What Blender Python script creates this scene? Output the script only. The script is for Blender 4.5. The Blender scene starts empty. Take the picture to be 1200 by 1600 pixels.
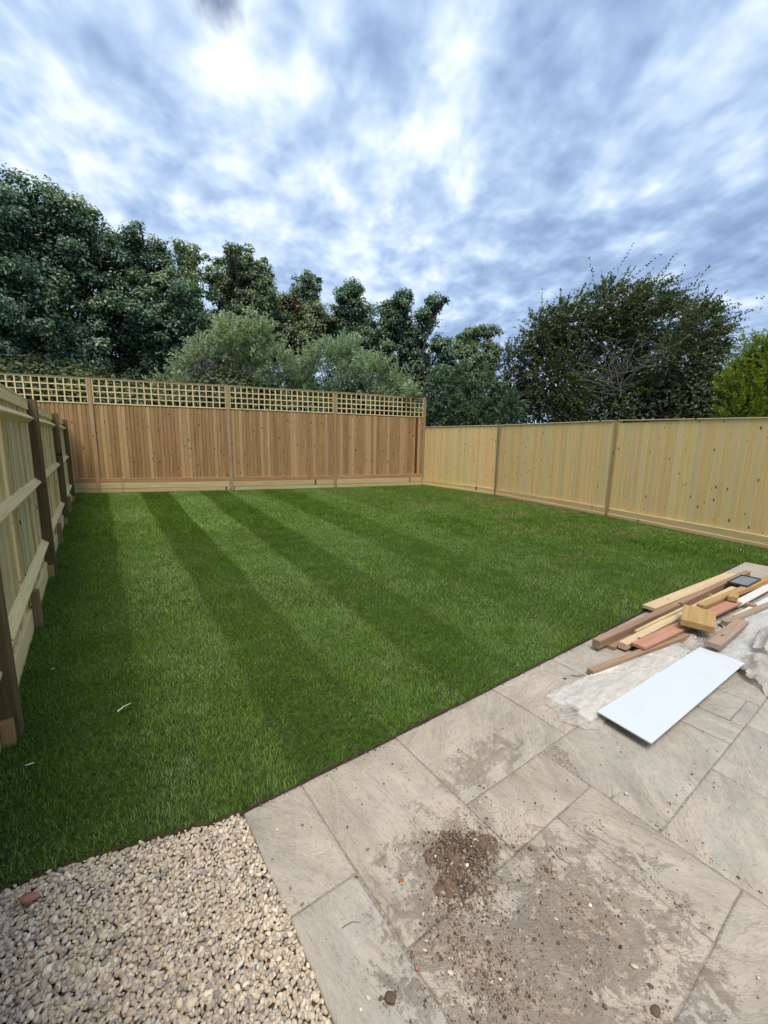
import bpy, bmesh, math, random
import numpy as np
from mathutils import Vector, Matrix, noise as mnoise

random.seed(7)
rng = np.random.default_rng(11)
R = math.radians
sc = bpy.context.scene
col = sc.collection

# ------------------------------------------------------------------ camera
CAM_F, CAM_PITCH, CAM_ROLL, CAM_H, CAM_YAW = 650.0 / 1600.0, R(9.7), R(1.0), 1.5, R(37.5)
cam_d = bpy.data.cameras.new('camera')
cam = bpy.data.objects.new('camera', cam_d)
col.objects.link(cam)
cam_d.sensor_fit = 'VERTICAL'
cam_d.sensor_height = 36.0
cam_d.sensor_width = 27.0
cam_d.lens = 36.0 * CAM_F
cam_d.clip_start = 0.05
cam_d.clip_end = 3000
fw = Vector((math.sin(CAM_YAW) * math.cos(CAM_PITCH), math.cos(CAM_YAW) * math.cos(CAM_PITCH), -math.sin(CAM_PITCH)))
rt = Vector((math.cos(CAM_YAW), -math.sin(CAM_YAW), 0))
up = rt.cross(fw)
r2 = rt * math.cos(CAM_ROLL) + up * math.sin(CAM_ROLL)
u2 = -rt * math.sin(CAM_ROLL) + up * math.cos(CAM_ROLL)
mw = Matrix((r2, u2, -fw)).transposed().to_4x4()
mw.translation = Vector((0, 0, CAM_H))
cam.matrix_world = mw
sc.camera = cam

# ------------------------------------------------------------------ world / sun / exposure
SUN_AZ, SUN_EL = R(-143.0), R(64.0)          # azimuth measured from +Y towards +X
SUN_STRENGTH, SUN_ANGLE = 2.3, R(30.0)
SKY_STRENGTH = 0.06
CLOUD_STRENGTH = 1.08
sc.view_settings.view_transform = 'Standard'
sc.view_settings.look = 'None'
sc.view_settings.exposure = 0.92
sc.view_settings.gamma = 1.0
sc.view_settings.use_curve_mapping = False


class NT:
    """tiny helper for building node trees"""
    def __init__(s, tree):
        s.t = tree
        s.t.nodes.clear()

    def n(s, kind, ins=None, **kw):
        nd = s.t.nodes.new(kind)
        for k, v in kw.items():
            setattr(nd, k, v)
        for k, v in (ins or {}).items():
            if isinstance(v, bpy.types.NodeSocket):
                s.t.links.new(v, nd.inputs[k])
            else:
                nd.inputs[k].default_value = v
        return nd

    def math(s, op, a, b=0.0, c=None, clamp=False):
        nd = s.t.nodes.new('ShaderNodeMath')
        nd.operation = op
        nd.use_clamp = clamp
        for i, v in enumerate([a, b] + ([c] if c is not None else [])):
            if isinstance(v, bpy.types.NodeSocket):
                s.t.links.new(v, nd.inputs[i])
            else:
                nd.inputs[i].default_value = v
        return nd.outputs[0]

    def ramp(s, fac, stops, interp='LINEAR'):
        nd = s.t.nodes.new('ShaderNodeValToRGB')
        nd.color_ramp.interpolation = interp
        el = nd.color_ramp.elements
        while len(el) < len(stops):
            el.new(0.5)
        for e, (p, c) in zip(el, stops):
            e.position = p
            e.color = (c[0], c[1], c[2], 1) if not isinstance(c, (int, float)) else (c, c, c, 1)
        s.t.links.new(fac, nd.inputs[0])
        return nd.outputs[0]

    def mix(s, fac, a, b, blend='MIX'):
        nd = s.t.nodes.new('ShaderNodeMix')
        nd.data_type = 'RGBA'
        nd.blend_type = blend
        for i, v in ((0, fac), (6, a), (7, b)):
            if isinstance(v, bpy.types.NodeSocket):
                s.t.links.new(v, nd.inputs[i])
            elif i == 0:
                nd.inputs[0].default_value = v
            else:
                nd.inputs[i].default_value = (v[0], v[1], v[2], 1)
        return nd.outputs[2]

    def noise(s, vec, scale, detail=4, rough=0.55, dist=0.0, dims='3D'):
        nd = s.t.nodes.new('ShaderNodeTexNoise')
        nd.noise_dimensions = dims
        if vec is not None:
            s.t.links.new(vec, nd.inputs['Vector'])
        nd.inputs['Scale'].default_value = scale
        nd.inputs['Detail'].default_value = detail
        nd.inputs['Roughness'].default_value = rough
        nd.inputs['Distortion'].default_value = dist
        return nd.outputs['Fac']

    def mapping(s, vec, loc=(0, 0, 0), rot=(0, 0, 0), scale=(1, 1, 1)):
        nd = s.n('ShaderNodeMapping', {'Location': loc, 'Rotation': rot, 'Scale': scale})
        s.t.links.new(vec, nd.inputs['Vector'])
        return nd.outputs[0]

    def link(s, a, b):
        s.t.links.new(a, b)


world = bpy.data.worlds.new('World')
sc.world = world
world.use_nodes = True
W = NT(world.node_tree)
sky = W.n('ShaderNodeTexSky', sky_type='NISHITA')
sky.sun_disc = False
sky.sun_elevation = SUN_EL
sky.sun_rotation = SUN_AZ
sky.air_density = 1.0
sky.dust_density = 0.2
sky.ozone_density = 5.0
bg_sky = W.n('ShaderNodeBackground', {'Color': sky.outputs[0], 'Strength': SKY_STRENGTH})
tc = W.n('ShaderNodeTexCoord')
dirv = tc.outputs['Generated']
sep = W.n('ShaderNodeSeparateXYZ', {0: dirv})
zc = W.math('MAXIMUM', sep.outputs['Z'], 0.0)
zd = W.math('ADD', zc, 0.22)
px = W.math('DIVIDE', sep.outputs['X'], zd)
py = W.math('DIVIDE', sep.outputs['Y'], zd)
plane = W.n('ShaderNodeCombineXYZ', {0: px, 1: py, 2: 0.0}).outputs[0]
# cloud streets: rotate so that local Y runs along the streets' bearing
STREET = R(33)
st = W.mapping(plane, rot=(0, 0, STREET), loc=(3.3, 1.7, 0))
warp = W.n('ShaderNodeTexNoise', {'Scale': 1.3, 'Detail': 3.0})
W.link(st, warp.inputs['Vector'])
wv = W.n('ShaderNodeVectorMath', {0: warp.outputs['Color'], 1: (0.5, 0.5, 0.5)}, operation='SUBTRACT').outputs[0]
wv = W.n('ShaderNodeVectorMath', {0: wv, 'Scale': 0.18}, operation='SCALE').outputs[0]
stw = W.n('ShaderNodeVectorMath', {0: st, 1: wv}, operation='ADD').outputs[0]
big = W.noise(W.mapping(stw, scale=(0.9, 0.6, 1)), 0.75, 2, 0.5)
street = W.noise(W.mapping(stw, scale=(2.0, 1.1, 1), loc=(1, 9, 0)), 1.6, 3, 0.5)
puff = W.noise(W.mapping(stw, scale=(1.75, 1.35, 1), loc=(5, 2, 0)), 4.0, 3, 0.52)
soft = W.noise(W.mapping(stw, scale=(1.8, 1.5, 1), loc=(15, 2, 0)), 9.0, 3, 0.55)
dens = W.math('ADD', W.math('MULTIPLY', big, 0.24), W.math('ADD', W.math('MULTIPLY', street, 0.26), W.math('ADD', W.math('MULTIPLY', puff, 0.36), W.math('MULTIPLY', soft, 0.14))))
# clouds brightened around a bearing ahead, well away from the sun lamp
sv = (math.sin(R(8)) * math.cos(R(42)), math.cos(R(8)) * math.cos(R(42)), math.sin(R(42)))
dotn = W.n('ShaderNodeVectorMath', {0: dirv, 1: sv}, operation='DOT_PRODUCT').outputs['Value']
glow = W.math('POWER', W.math('MAXIMUM', dotn, 0.0), 5.0)
val = W.math('ADD', dens, W.math('MULTIPLY', W.math('SUBTRACT', glow, 0.10), 0.045))
ccol = W.ramp(val, [(0.38, (0.125, 0.18, 0.30)), (0.445, (0.165, 0.23, 0.36)), (0.49, (0.21, 0.285, 0.42)), (0.535, (0.28, 0.36, 0.48)), (0.585, (0.39, 0.455, 0.54)), (0.65, (0.54, 0.58, 0.615))])
haze_mix = W.math('MULTIPLY', W.math('POWER', W.math('SUBTRACT', 1.0, W.math('MINIMUM', zc, 1.0)), 14.0), 0.6)
ccol = W.mix(haze_mix, ccol, (0.235, 0.31, 0.42))
bg_c = W.n('ShaderNodeBackground', {'Color': ccol, 'Strength': CLOUD_STRENGTH})
hole_n = W.noise(W.mapping(stw, scale=(2.2, 1.0, 1), loc=(7.7, 4.1, 0)), 2.6, 5, 0.6, 0.2)
hv = (math.sin(R(18.5)) * math.cos(R(39.5)), math.cos(R(18.5)) * math.cos(R(39.5)), math.sin(R(39.5)))
hdot = W.n('ShaderNodeVectorMath', {0: dirv, 1: hv}, operation='DOT_PRODUCT').outputs['Value']
hgap = W.math('MULTIPLY', W.math('POWER', W.math('MAXIMUM', hdot, 0.0), 420.0), 0.34)     # the one real gap in the cloud
cover = W.ramp(W.math('ADD', W.math('SUBTRACT', hole_n, hgap), W.math('MULTIPLY', haze_mix, 0.5)), [(0.10, 0.0), (0.30, 1.0)])
mixs = W.n('ShaderNodeMixShader', {0: cover, 1: bg_sky.outputs[0], 2: bg_c.outputs[0]})
wo = W.n('ShaderNodeOutputWorld', {0: mixs.outputs[0]})

sun_d = bpy.data.lights.new('sun', 'SUN')
sun_d.energy = SUN_STRENGTH
sun_d.angle = SUN_ANGLE
sun_d.color = (1.0, 0.93, 0.82)
sun = bpy.data.objects.new('sun', sun_d)
col.objects.link(sun)
sdir = Vector((math.sin(SUN_AZ) * math.cos(SUN_EL), math.cos(SUN_AZ) * math.cos(SUN_EL), math.sin(SUN_EL)))
sun.rotation_euler = sdir.to_track_quat('Z', 'Y').to_euler()
sun.location = (0, 0, 20)

# ------------------------------------------------------------------ object helpers
def tag(o, label=None, cat=None, group=None, kind=None):
    if label: o['label'] = label
    if cat: o['category'] = cat
    if group: o['group'] = group
    if kind: o['kind'] = kind
    return o


def link(name, me, parent=None, mat=None):
    o = bpy.data.objects.new(name, me)
    col.objects.link(o)
    if parent is not None:
        o.parent = parent
    if mat is not None and me is not None and len(me.materials) == 0:
        me.materials.append(mat)
    return o


def empty(name, loc=(0, 0, 0), rz=0.0):
    o = bpy.data.objects.new(name, None)
    o.empty_display_size = 0.2
    o.location = loc
    o.rotation_euler = (0, 0, rz)
    col.objects.link(o)
    return o


def pymesh(name, verts, faces, smooth=False):
    me = bpy.data.meshes.new(name)
    me.from_pydata([tuple(v) for v in verts], [], [tuple(f) for f in faces])
    me.update()
    if smooth:
        me.polygons.foreach_set('use_smooth', [True] * len(me.polygons))
    return me


def npmesh(name, co, tris=None, quads=None, smooth=False, attrs=None):
    """fast mesh from numpy arrays; attrs = {name: per-vertex float array}"""
    me = bpy.data.meshes.new(name)
    nt = 0 if tris is None else len(tris)
    nq = 0 if quads is None else len(quads)
    me.vertices.add(len(co))
    me.vertices.foreach_set('co', np.asarray(co, dtype=np.float32).ravel())
    idx = []
    if nt: idx.append(np.asarray(tris, dtype=np.int32).ravel())
    if nq: idx.append(np.asarray(quads, dtype=np.int32).ravel())
    idx = np.concatenate(idx)
    me.loops.add(len(idx))
    me.loops.foreach_set('vertex_index', idx)
    me.polygons.add(nt + nq)
    starts = np.concatenate([np.arange(nt) * 3, nt * 3 + np.arange(nq) * 4]).astype(np.int32)
    me.polygons.foreach_set('loop_start', starts)
    if smooth:
        me.polygons.foreach_set('use_smooth', np.ones(nt + nq, dtype=bool))
    for k, v in (attrs or {}).items():
        a = me.attributes.new(k, 'FLOAT', 'POINT')
        a.data.foreach_set('value', np.asarray(v, dtype=np.float32))
    me.update(calc_edges=True)
    return me


def profile_bar(name, L, prof, seg=1, wob=0.0, seed=0):
    """bar along local X from -L/2..L/2 with a closed (y,z) profile"""
    rr = random.Random(seed)
    n = len(prof)
    vs, fs = [], []
    for i in range(seg + 1):
        x = -L / 2 + L * i / seg
        dy, dz = rr.uniform(-wob, wob), rr.uniform(-wob, wob)
        for (y, z) in prof:
            vs.append((x, y + dy, z + dz))
    for i in range(seg):
        for j in range(n):
            a, b = i * n + j, i * n + (j + 1) % n
            fs.append((a, b, b + n, a + n))
    fs.append(tuple(range(n)))
    fs.append(tuple(seg * n + j for j in reversed(range(n))))
    # orient outward
    me = pymesh(name, vs, fs)
    bm = bmesh.new(); bm.from_mesh(me)
    bmesh.ops.recalc_face_normals(bm, faces=bm.faces)
    bm.to_mesh(me); bm.free()
    return me


def rect_prof(w, h, c=0.003):
    a, b = w / 2, h / 2
    return [(-a + c, -b), (a - c, -b), (a, -b + c), (a, b - c), (a - c, b), (-a + c, b), (-a, b - c), (-a, -b + c)]


def bar_between(name, p0, p1, w, h, mat, parent=None, roll_up=(0, 0, 1), prof=None, seg=1, wob=0.0, c=0.003, seed=0, me=None):
    """timber from p0 to p1 (centre line); w across, h along roll_up"""
    p0, p1 = Vector(p0), Vector(p1)
    X = (p1 - p0).normalized()
    U = Vector(roll_up)
    Z = (U - X * U.dot(X)).normalized()
    Y = Z.cross(X)
    if me is None:
        me = profile_bar(name, (p1 - p0).length, prof or rect_prof(w, h, c), seg, wob, seed)
    o = link(name, me, parent, mat)
    m = Matrix((X, Y, Z)).transposed().to_4x4()
    m.translation = (p0 + p1) / 2
    if parent is not None:
        pm = Matrix.LocRotScale(parent.location, parent.rotation_euler, parent.scale)
        m = pm.inverted() @ m
    o.matrix_local = m
    return o


# ------------------------------------------------------------------ materials
def new_mat(name):
    m = bpy.data.materials.new(name)
    m.use_nodes = True
    return m, NT(m.node_tree)


def finish(N, color, rough=0.8, bump=None, bump_s=0.3, bump_d=0.002, spec=0.3, extra=None):
    ins = {'Base Color': color, 'Roughness': rough, 'Specular IOR Level': spec}
    if extra: ins.update(extra)
    b = N.n('ShaderNodeBsdfPrincipled', ins)
    if bump is not None:
        bn = N.n('ShaderNodeBump', {'Height': bump, 'Strength': bump_s, 'Distance': bump_d})
        N.link(bn.outputs[0], b.inputs['Normal'])
    N.n('ShaderNodeOutputMaterial', {0: b.outputs[0]})
    return b


def wood_mat(name, base, dark, green=None, green_amt=0.0, knot=(0.10, 0.05, 0.02), knots=1.0, vary=0.18, rough=0.78, grey=0.0, kscale=1.0, pale=None):
    """timber: local X is the grain direction"""
    m, N = new_mat(name)
    t = N.n('ShaderNodeTexCoord').outputs['Object']
    oi = N.n('ShaderNodeObjectInfo')
    rnd = oi.outputs['Random']
    off = N.n('ShaderNodeCombineXYZ', {0: N.math('MULTIPLY', rnd, 57.0), 1: N.math('MULTIPLY', rnd, 31.0), 2: N.math('MULTIPLY', rnd, 17.0)}).outputs[0]
    p = N.n('ShaderNodeVectorMath', {0: t, 1: off}, operation='ADD').outputs[0]
    # knots
    kv = N.mapping(p, scale=(4.6 * kscale, 9.0 * kscale, 9.0 * kscale))
    vor = N.n('ShaderNodeTexVoronoi', voronoi_dimensions='2D')
    vor.inputs['Scale'].default_value = 1.0
    vor.inputs['Randomness'].default_value = 1.0
    N.link(kv, vor.inputs['Vector'])
    kd = vor.outputs['Distance']
    kc = N.n('ShaderNodeSeparateColor', {0: vor.outputs['Color']})
    ksz = N.math('MULTIPLY', N.math('POWER', N.math('MAXIMUM', N.math('SUBTRACT', kc.outputs[0], 0.42), 0.0), 2.0), 0.62 * knots)
    ksz = N.math('SUBTRACT', ksz, 0.012)
    kmask = N.math('MULTIPLY', N.math('SUBTRACT', ksz, kd), 20.0, clamp=True)
    khalo = N.math('MULTIPLY', N.math('SUBTRACT', N.math('ADD', ksz, 0.07), kd), 7.0, clamp=True)
    # grain bends round the knots
    bend = N.n('ShaderNodeCombineXYZ', {0: 0.0, 1: N.math('MULTIPLY', khalo, 0.03), 2: N.math('MULTIPLY', khalo, 0.03)}).outputs[0]
    pg = N.n('ShaderNodeVectorMath', {0: p, 1: bend}, operation='ADD').outputs[0]
    g1 = N.noise(N.mapping(pg, scale=(1.6, 38, 38)), 1.0, 5, 0.6, 0.6)
    g2 = N.noise(N.mapping(pg, scale=(5.0, 160, 160)), 1.0, 3, 0.6)
    blot = N.noise(N.mapping(p, scale=(1.5, 7, 7)), 1.0, 4, 0.6)
    f = N.math('ADD', N.math('MULTIPLY', g1, 0.65), N.math('MULTIPLY', g2, 0.35))
    f = N.math('MULTIPLY', N.math('SUBTRACT', f, 0.34), 3.0, clamp=True)
    c = N.mix(f, dark, base)
    if pale:
        pr = N.math('FRACT', N.math('MULTIPLY', rnd, 13.7))
        c = N.mix(N.math('MULTIPLY', N.math('GREATER_THAN', pr, 0.72), 0.6), c, pale)
    if green:
        gr = N.math('FRACT', N.math('MULTIPLY', rnd, 7.31))
        gm = N.math('MULTIPLY', N.math('SUBTRACT', N.math('ADD', N.math('MULTIPLY', gr, 0.7), blot), 0.85), 2.6 * green_amt, clamp=True)
        c = N.mix(gm, c, green)
    # stains
    stn = N.noise(N.mapping(p, scale=(0.9, 3, 3), loc=(9, 3, 1)), 1.0, 5, 0.65)
    c = N.mix(N.math('MULTIPLY', N.math('SUBTRACT', stn, 0.55), 2.2, clamp=True), c, dark)
    if grey:
        c = N.mix(N.math('MULTIPLY', blot, grey), c, (0.25, 0.24, 0.21))
    c = N.mix(N.math('MULTIPLY', khalo, 0.45), c, dark)
    c = N.mix(N.math('MULTIPLY', kmask, 0.9), c, knot)
    # per piece brightness
    br = N.math('ADD', 1.0 - vary, N.math('MULTIPLY', N.math('FRACT', N.math('MULTIPLY', rnd, 3.77)), 2 * vary))
    hs = N.n('ShaderNodeHueSaturation', {'Hue': N.math('ADD', 0.492, N.math('MULTIPLY', N.math('FRACT', N.math('MULTIPLY', rnd, 23.1)), 0.016)), 'Saturation': 1.0, 'Value': br, 'Color': c})
    bumpf = N.math('ADD', f, N.math('MULTIPLY', kmask, -0.5))
    finish(N, hs.outputs[0], rough, bumpf, 0.35, 0.0015, 0.2)
    return m


M = {}
M['new_board'] = wood_mat('new_board', (0.82, 0.58, 0.25), (0.66, 0.44, 0.17), (0.56, 0.54, 0.27), 0.6, (0.14, 0.07, 0.03), 0.85, 0.07, pale=(0.74, 0.57, 0.29))
M['new_rail'] = wood_mat('new_rail', (0.72, 0.54, 0.27), (0.52, 0.355, 0.15), (0.42, 0.44, 0.22), 0.5, (0.07, 0.04, 0.02), 0.9, 0.08)
M['new_post'] = wood_mat('new_post', (0.46, 0.345, 0.155), (0.28, 0.195, 0.08), (0.26, 0.26, 0.11), 0.5, (0.05, 0.03, 0.015), 0.8, 0.1)
M['left_board'] = wood_mat('left_board', (0.84, 0.67, 0.32), (0.40, 0.29, 0.11), (0.56, 0.52, 0.25), 0.4, (0.05, 0.035, 0.02), 0.8, 0.38, pale=(0.72, 0.65, 0.40))
M['left_rail'] = wood_mat('left_rail', (0.82, 0.67, 0.35), (0.65, 0.49, 0.22), (0.42, 0.44, 0.24), 0.6, (0.16, 0.11, 0.06), 0.85, 0.08)
M['left_post'] = wood_mat('left_post', (0.18, 0.13, 0.06), (0.085, 0.06, 0.028), (0.12, 0.11, 0.05), 0.4, (0.03, 0.02, 0.01), 0.8, 0.1)
M['left_stump'] = wood_mat('left_stump', (0.33, 0.23, 0.11), (0.20, 0.13, 0.06), (0.25, 0.25, 0.12), 0.4, (0.05, 0.03, 0.02), 0.8, 0.1)
M['back_board'] = wood_mat('back_board', (0.41, 0.248, 0.105), (0.20, 0.112, 0.044), None, 0, (0.075, 0.03, 0.014), 1.0, 0.13, grey=0.06, pale=(0.45, 0.295, 0.14))
M['back_rail'] = wood_mat('back_rail', (0.43, 0.25, 0.12), (0.26, 0.14, 0.06), None, 0, (0.07, 0.03, 0.015), 1.0, 0.05)
M['back_dark'] = wood_mat('back_dark', (0.13, 0.045, 0.022), (0.08, 0.028, 0.015), None, 0, (0.03, 0.015, 0.01), 0.8, 0.05)
M['back_post'] = wood_mat('back_post', (0.42, 0.285, 0.155), (0.27, 0.165, 0.08), None, 0, (0.07, 0.035, 0.02), 1.1, 0.1, grey=0.15)
M['back_gravel'] = wood_mat('back_gravel', (0.55, 0.44, 0.24), (0.38, 0.26, 0.12), (0.40, 0.40, 0.22), 0.4, (0.09, 0.04, 0.02), 1.0, 0.08)
M['trellis'] = wood_mat('trellis', (0.80, 0.62, 0.34), (0.60, 0.43, 0.21), (0.46, 0.45, 0.26), 0.4, (0.10, 0.06, 0.03), 0.6, 0.12)
M['pile_brown'] = wood_mat('pile_brown', (0.38, 0.245, 0.15), (0.19, 0.11, 0.062), None, 0, (0.06, 0.03, 0.015), 0.8, 0.10, grey=0.15)
M['pile_pale'] = wood_mat('pile_pale', (0.60, 0.46, 0.29), (0.44, 0.31, 0.17), None, 0, (0.14, 0.07, 0.03), 0.7, 0.05)
M['pile_red'] = wood_mat('pile_red', (0.48, 0.255, 0.165), (0.34, 0.165, 0.105), None, 0, (0.14, 0.06, 0.03), 0.5, 0.05)
M['pile_grey'] = wood_mat('pile_grey', (0.38, 0.27, 0.19), (0.25, 0.165, 0.11), None, 0, (0.08, 0.04, 0.02), 0.7, 0.05, grey=0.35)
M['pile_ochre'] = wood_mat('pile_ochre', (0.44, 0.28, 0.12), (0.30, 0.18, 0.07), None, 0, (0.12, 0.06, 0.03), 0.5, 0.05)
M['pile_yellow'] = wood_mat('pile_yellow', (0.56, 0.43, 0.26), (0.40, 0.29, 0.16), None, 0, (0.16, 0.08, 0.03), 0.8, 0.05)


def grime_mat(name, base, dirt, amt=0.25, rough=0.45, spec=0.4, scale=9):
    m, N = new_mat(name)
    t = N.n('ShaderNodeTexCoord').outputs['Object']
    a = N.noise(t, scale, 6, 0.65, 0.4)
    b = N.noise(t, scale * 6, 3, 0.6)
    f = N.math('MULTIPLY', N.math('SUBTRACT', N.math('ADD', N.math('MULTIPLY', a, 0.7), N.math('MULTIPLY', b, 0.3)), 0.5), 4 * amt, clamp=True)
    c = N.mix(f, base, dirt)
    finish(N, c, rough, a, 0.08, 0.002, spec)
    return m


M['white_panel'] = grime_mat('white_panel', (0.54, 0.57, 0.59), (0.44, 0.42, 0.37), 0.30, 0.42, 0.45, 5)
M['white_board'] = grime_mat('white_board', (0.60, 0.59, 0.56), (0.46, 0.38, 0.28), 0.5, 0.5, 0.4, 12)
M['tray_grey'] = grime_mat('tray_grey', (0.16, 0.18, 0.20), (0.33, 0.32, 0.30), 0.5, 0.45, 0.4, 18)
M['tray_dark'] = grime_mat('tray_dark', (0.035, 0.035, 0.04), (0.12, 0.11, 0.10), 0.4, 0.5, 0.4, 18)

# polythene
def poly_mat(name, tint, alpha, rough=0.22):
    m, N = new_mat(name)
    t = N.n('ShaderNodeTexCoord').outputs['Object']
    a = N.noise(t, 9, 3, 0.55, 1.0)
    fold = N.noise(N.mapping(t, scale=(9, 30, 10)), 1.0, 5, 0.65, 1.5)
    ff = N.math('ABSOLUTE', N.math('SUBTRACT', fold, 0.5))
    crease = N.math('SUBTRACT', 1.0, N.math('MULTIPLY', ff, 14.0), clamp=True)
    fac = N.math('ADD', N.math('MULTIPLY', crease, 0.30), N.math('ADD', N.math('MULTIPLY', N.math('SUBTRACT', a, 0.4), 0.9), alpha), clamp=True)
    dcol = N.mix(N.math('MULTIPLY', N.math('SUBTRACT', a, 0.55), 3.0, clamp=True), tint, (tint[0] * 0.75, tint[1] * 0.68, tint[2] * 0.58))
    d = N.n('ShaderNodeBsdfDiffuse', {'Color': dcol})
    tl = N.n('ShaderNodeBsdfTranslucent', {'Color': dcol})
    dt = N.n('ShaderNodeMixShader', {0: 0.4, 1: d.outputs[0], 2: tl.outputs[0]})
    bn = N.n('ShaderNodeBump', {'Height': N.math('ADD', crease, a), 'Strength': 0.4, 'Distance': 0.004})
    N.link(bn.outputs[0], d.inputs['Normal'])
    tr = N.n('ShaderNodeBsdfTransparent', {'Color': (0.97, 0.96, 0.94, 1)})
    m1 = N.n('ShaderNodeMixShader', {0: fac, 1: tr.outputs[0], 2: dt.outputs[0]})
    gl = N.n('ShaderNodeBsdfGlossy', {'Roughness': rough, 'Color': (1, 1, 1, 1)})
    N.link(bn.outputs[0], gl.inputs['Normal'])
    fr = N.n('ShaderNodeFresnel', {'IOR': 1.45})
    N.link(bn.outputs[0], fr.inputs['Normal'])
    m2 = N.n('ShaderNodeMixShader', {0: N.math('MULTIPLY', fr.outputs[0], 0.8), 1: m1.outputs[0], 2: gl.outputs[0]})
    N.n('ShaderNodeOutputMaterial', {0: m2.outputs[0]})
    return m


M['poly_clear'] = poly_mat('poly_clear', (0.84, 0.80, 0.74), 0.20)
M['poly_milky'] = poly_mat('poly_milky', (0.60, 0.55, 0.48), 0.6)


# foliage: attribute 'tint' (0..1 clump/leaf variation plus painted top light)
def leaf_mat(name, c0, c1, c2, gloss=0.35, trans=0.35, rough=0.45, odd=None):
    m, N = new_mat(name)
    a = N.n('ShaderNodeAttribute', attribute_name='tint').outputs['Fac']
    stops = [(0.0, c0), (0.55, c1), (1.0, c2)]
    c = N.ramp(a, stops)
    if odd:
        b = N.n('ShaderNodeAttribute', attribute_name='odd').outputs['Fac']
        c = N.mix(b, c, odd)
    p = N.n('ShaderNodeBsdfPrincipled', {'Base Color': c, 'Roughness': rough, 'Specular IOR Level': gloss})
    t = N.n('ShaderNodeBsdfTranslucent', {'Color': N.mix(1.0, c, (1.25, 1.35, 0.5), 'MULTIPLY')})
    ms = N.n('ShaderNodeMixShader', {0: trans, 1: p.outputs[0], 2: t.outputs[0]})
    N.n('ShaderNodeOutputMaterial', {0: ms.outputs[0]})
    return m


M['leaf_dark'] = leaf_mat('leaf_dark', (0.035, 0.082, 0.055), (0.10, 0.175, 0.105), (0.28, 0.35, 0.21), 0.5, 0.25, 0.42, odd=(0.17, 0.055, 0.03))
M['leaf_mid'] = leaf_mat('leaf_mid', (0.052, 0.092, 0.055), (0.14, 0.205, 0.105), (0.32, 0.36, 0.19), 0.5, 0.3, 0.42, odd=(0.12, 0.052, 0.034))
M['leaf_silver'] = leaf_mat('leaf_silver', (0.13, 0.21, 0.13), (0.30, 0.39, 0.25), (0.50, 0.57, 0.42), 0.35, 0.3, 0.5, odd=(0.20, 0.11, 0.26))
M['leaf_hawthorn'] = leaf_mat('leaf_hawthorn', (0.045, 0.068, 0.036), (0.105, 0.135, 0.062), (0.20, 0.23, 0.11), 0.35, 0.25, 0.5, odd=(0.16, 0.14, 0.06))
M['leaf_conifer'] = leaf_mat('leaf_conifer', (0.04, 0.08, 0.014), (0.14, 0.21, 0.022), (0.34, 0.40, 0.04), 0.3, 0.3, 0.5)
M['leaf_shrub'] = leaf_mat('leaf_shrub', (0.04, 0.08, 0.055), (0.10, 0.165, 0.10), (0.22, 0.29, 0.18), 0.5, 0.3, 0.4, odd=(0.5, 0.5, 0.45))
mb, N = new_mat('bark')
tco = N.n('ShaderNodeTexCoord').outputs['Object']
bk = N.noise(N.mapping(tco, scale=(14, 14, 4)), 1.0, 5, 0.6)
finish(N, N.ramp(bk, [(0.3, (0.045, 0.036, 0.028)), (0.7, (0.15, 0.125, 0.10))]), 0.9, bk, 0.6, 0.01)
M['bark'] = mb
mb, N = new_mat('dead_bark')
tco = N.n('ShaderNodeTexCoord').outputs['Object']
bk = N.noise(N.mapping(tco, scale=(6, 6, 6)), 1.0, 5, 0.6)
finish(N, N.ramp(bk, [(0.3, (0.09, 0.08, 0.06)), (0.7, (0.20, 0.175, 0.145))]), 0.9)
M['dead_bark'] = mb

# lawn blades
mg, N = new_mat('grass_blade')
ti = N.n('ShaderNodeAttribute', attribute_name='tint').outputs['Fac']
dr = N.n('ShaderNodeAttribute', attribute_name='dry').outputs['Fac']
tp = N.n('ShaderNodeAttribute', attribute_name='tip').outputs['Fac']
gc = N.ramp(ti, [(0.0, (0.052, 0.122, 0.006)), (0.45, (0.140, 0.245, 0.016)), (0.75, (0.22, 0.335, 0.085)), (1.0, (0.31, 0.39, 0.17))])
gc = N.mix(N.math('MULTIPLY', tp, 0.35), gc, (0.14, 0.21, 0.06))
gc = N.mix(dr, gc, (0.30, 0.25, 0.11))
p = N.n('ShaderNodeBsdfPrincipled', {'Base Color': gc, 'Roughness': 0.5, 'Specular IOR Level': 0.3})
t = N.n('ShaderNodeBsdfTranslucent', {'Color': N.mix(1.0, gc, (1.2, 1.3, 0.5), 'MULTIPLY')})
ms = N.n('ShaderNodeMixShader', {0: 0.3, 1: p.outputs[0], 2: t.outputs[0]})
N.n('ShaderNodeOutputMaterial', {0: ms.outputs[0]})
M['grass_blade'] = mg

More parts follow.
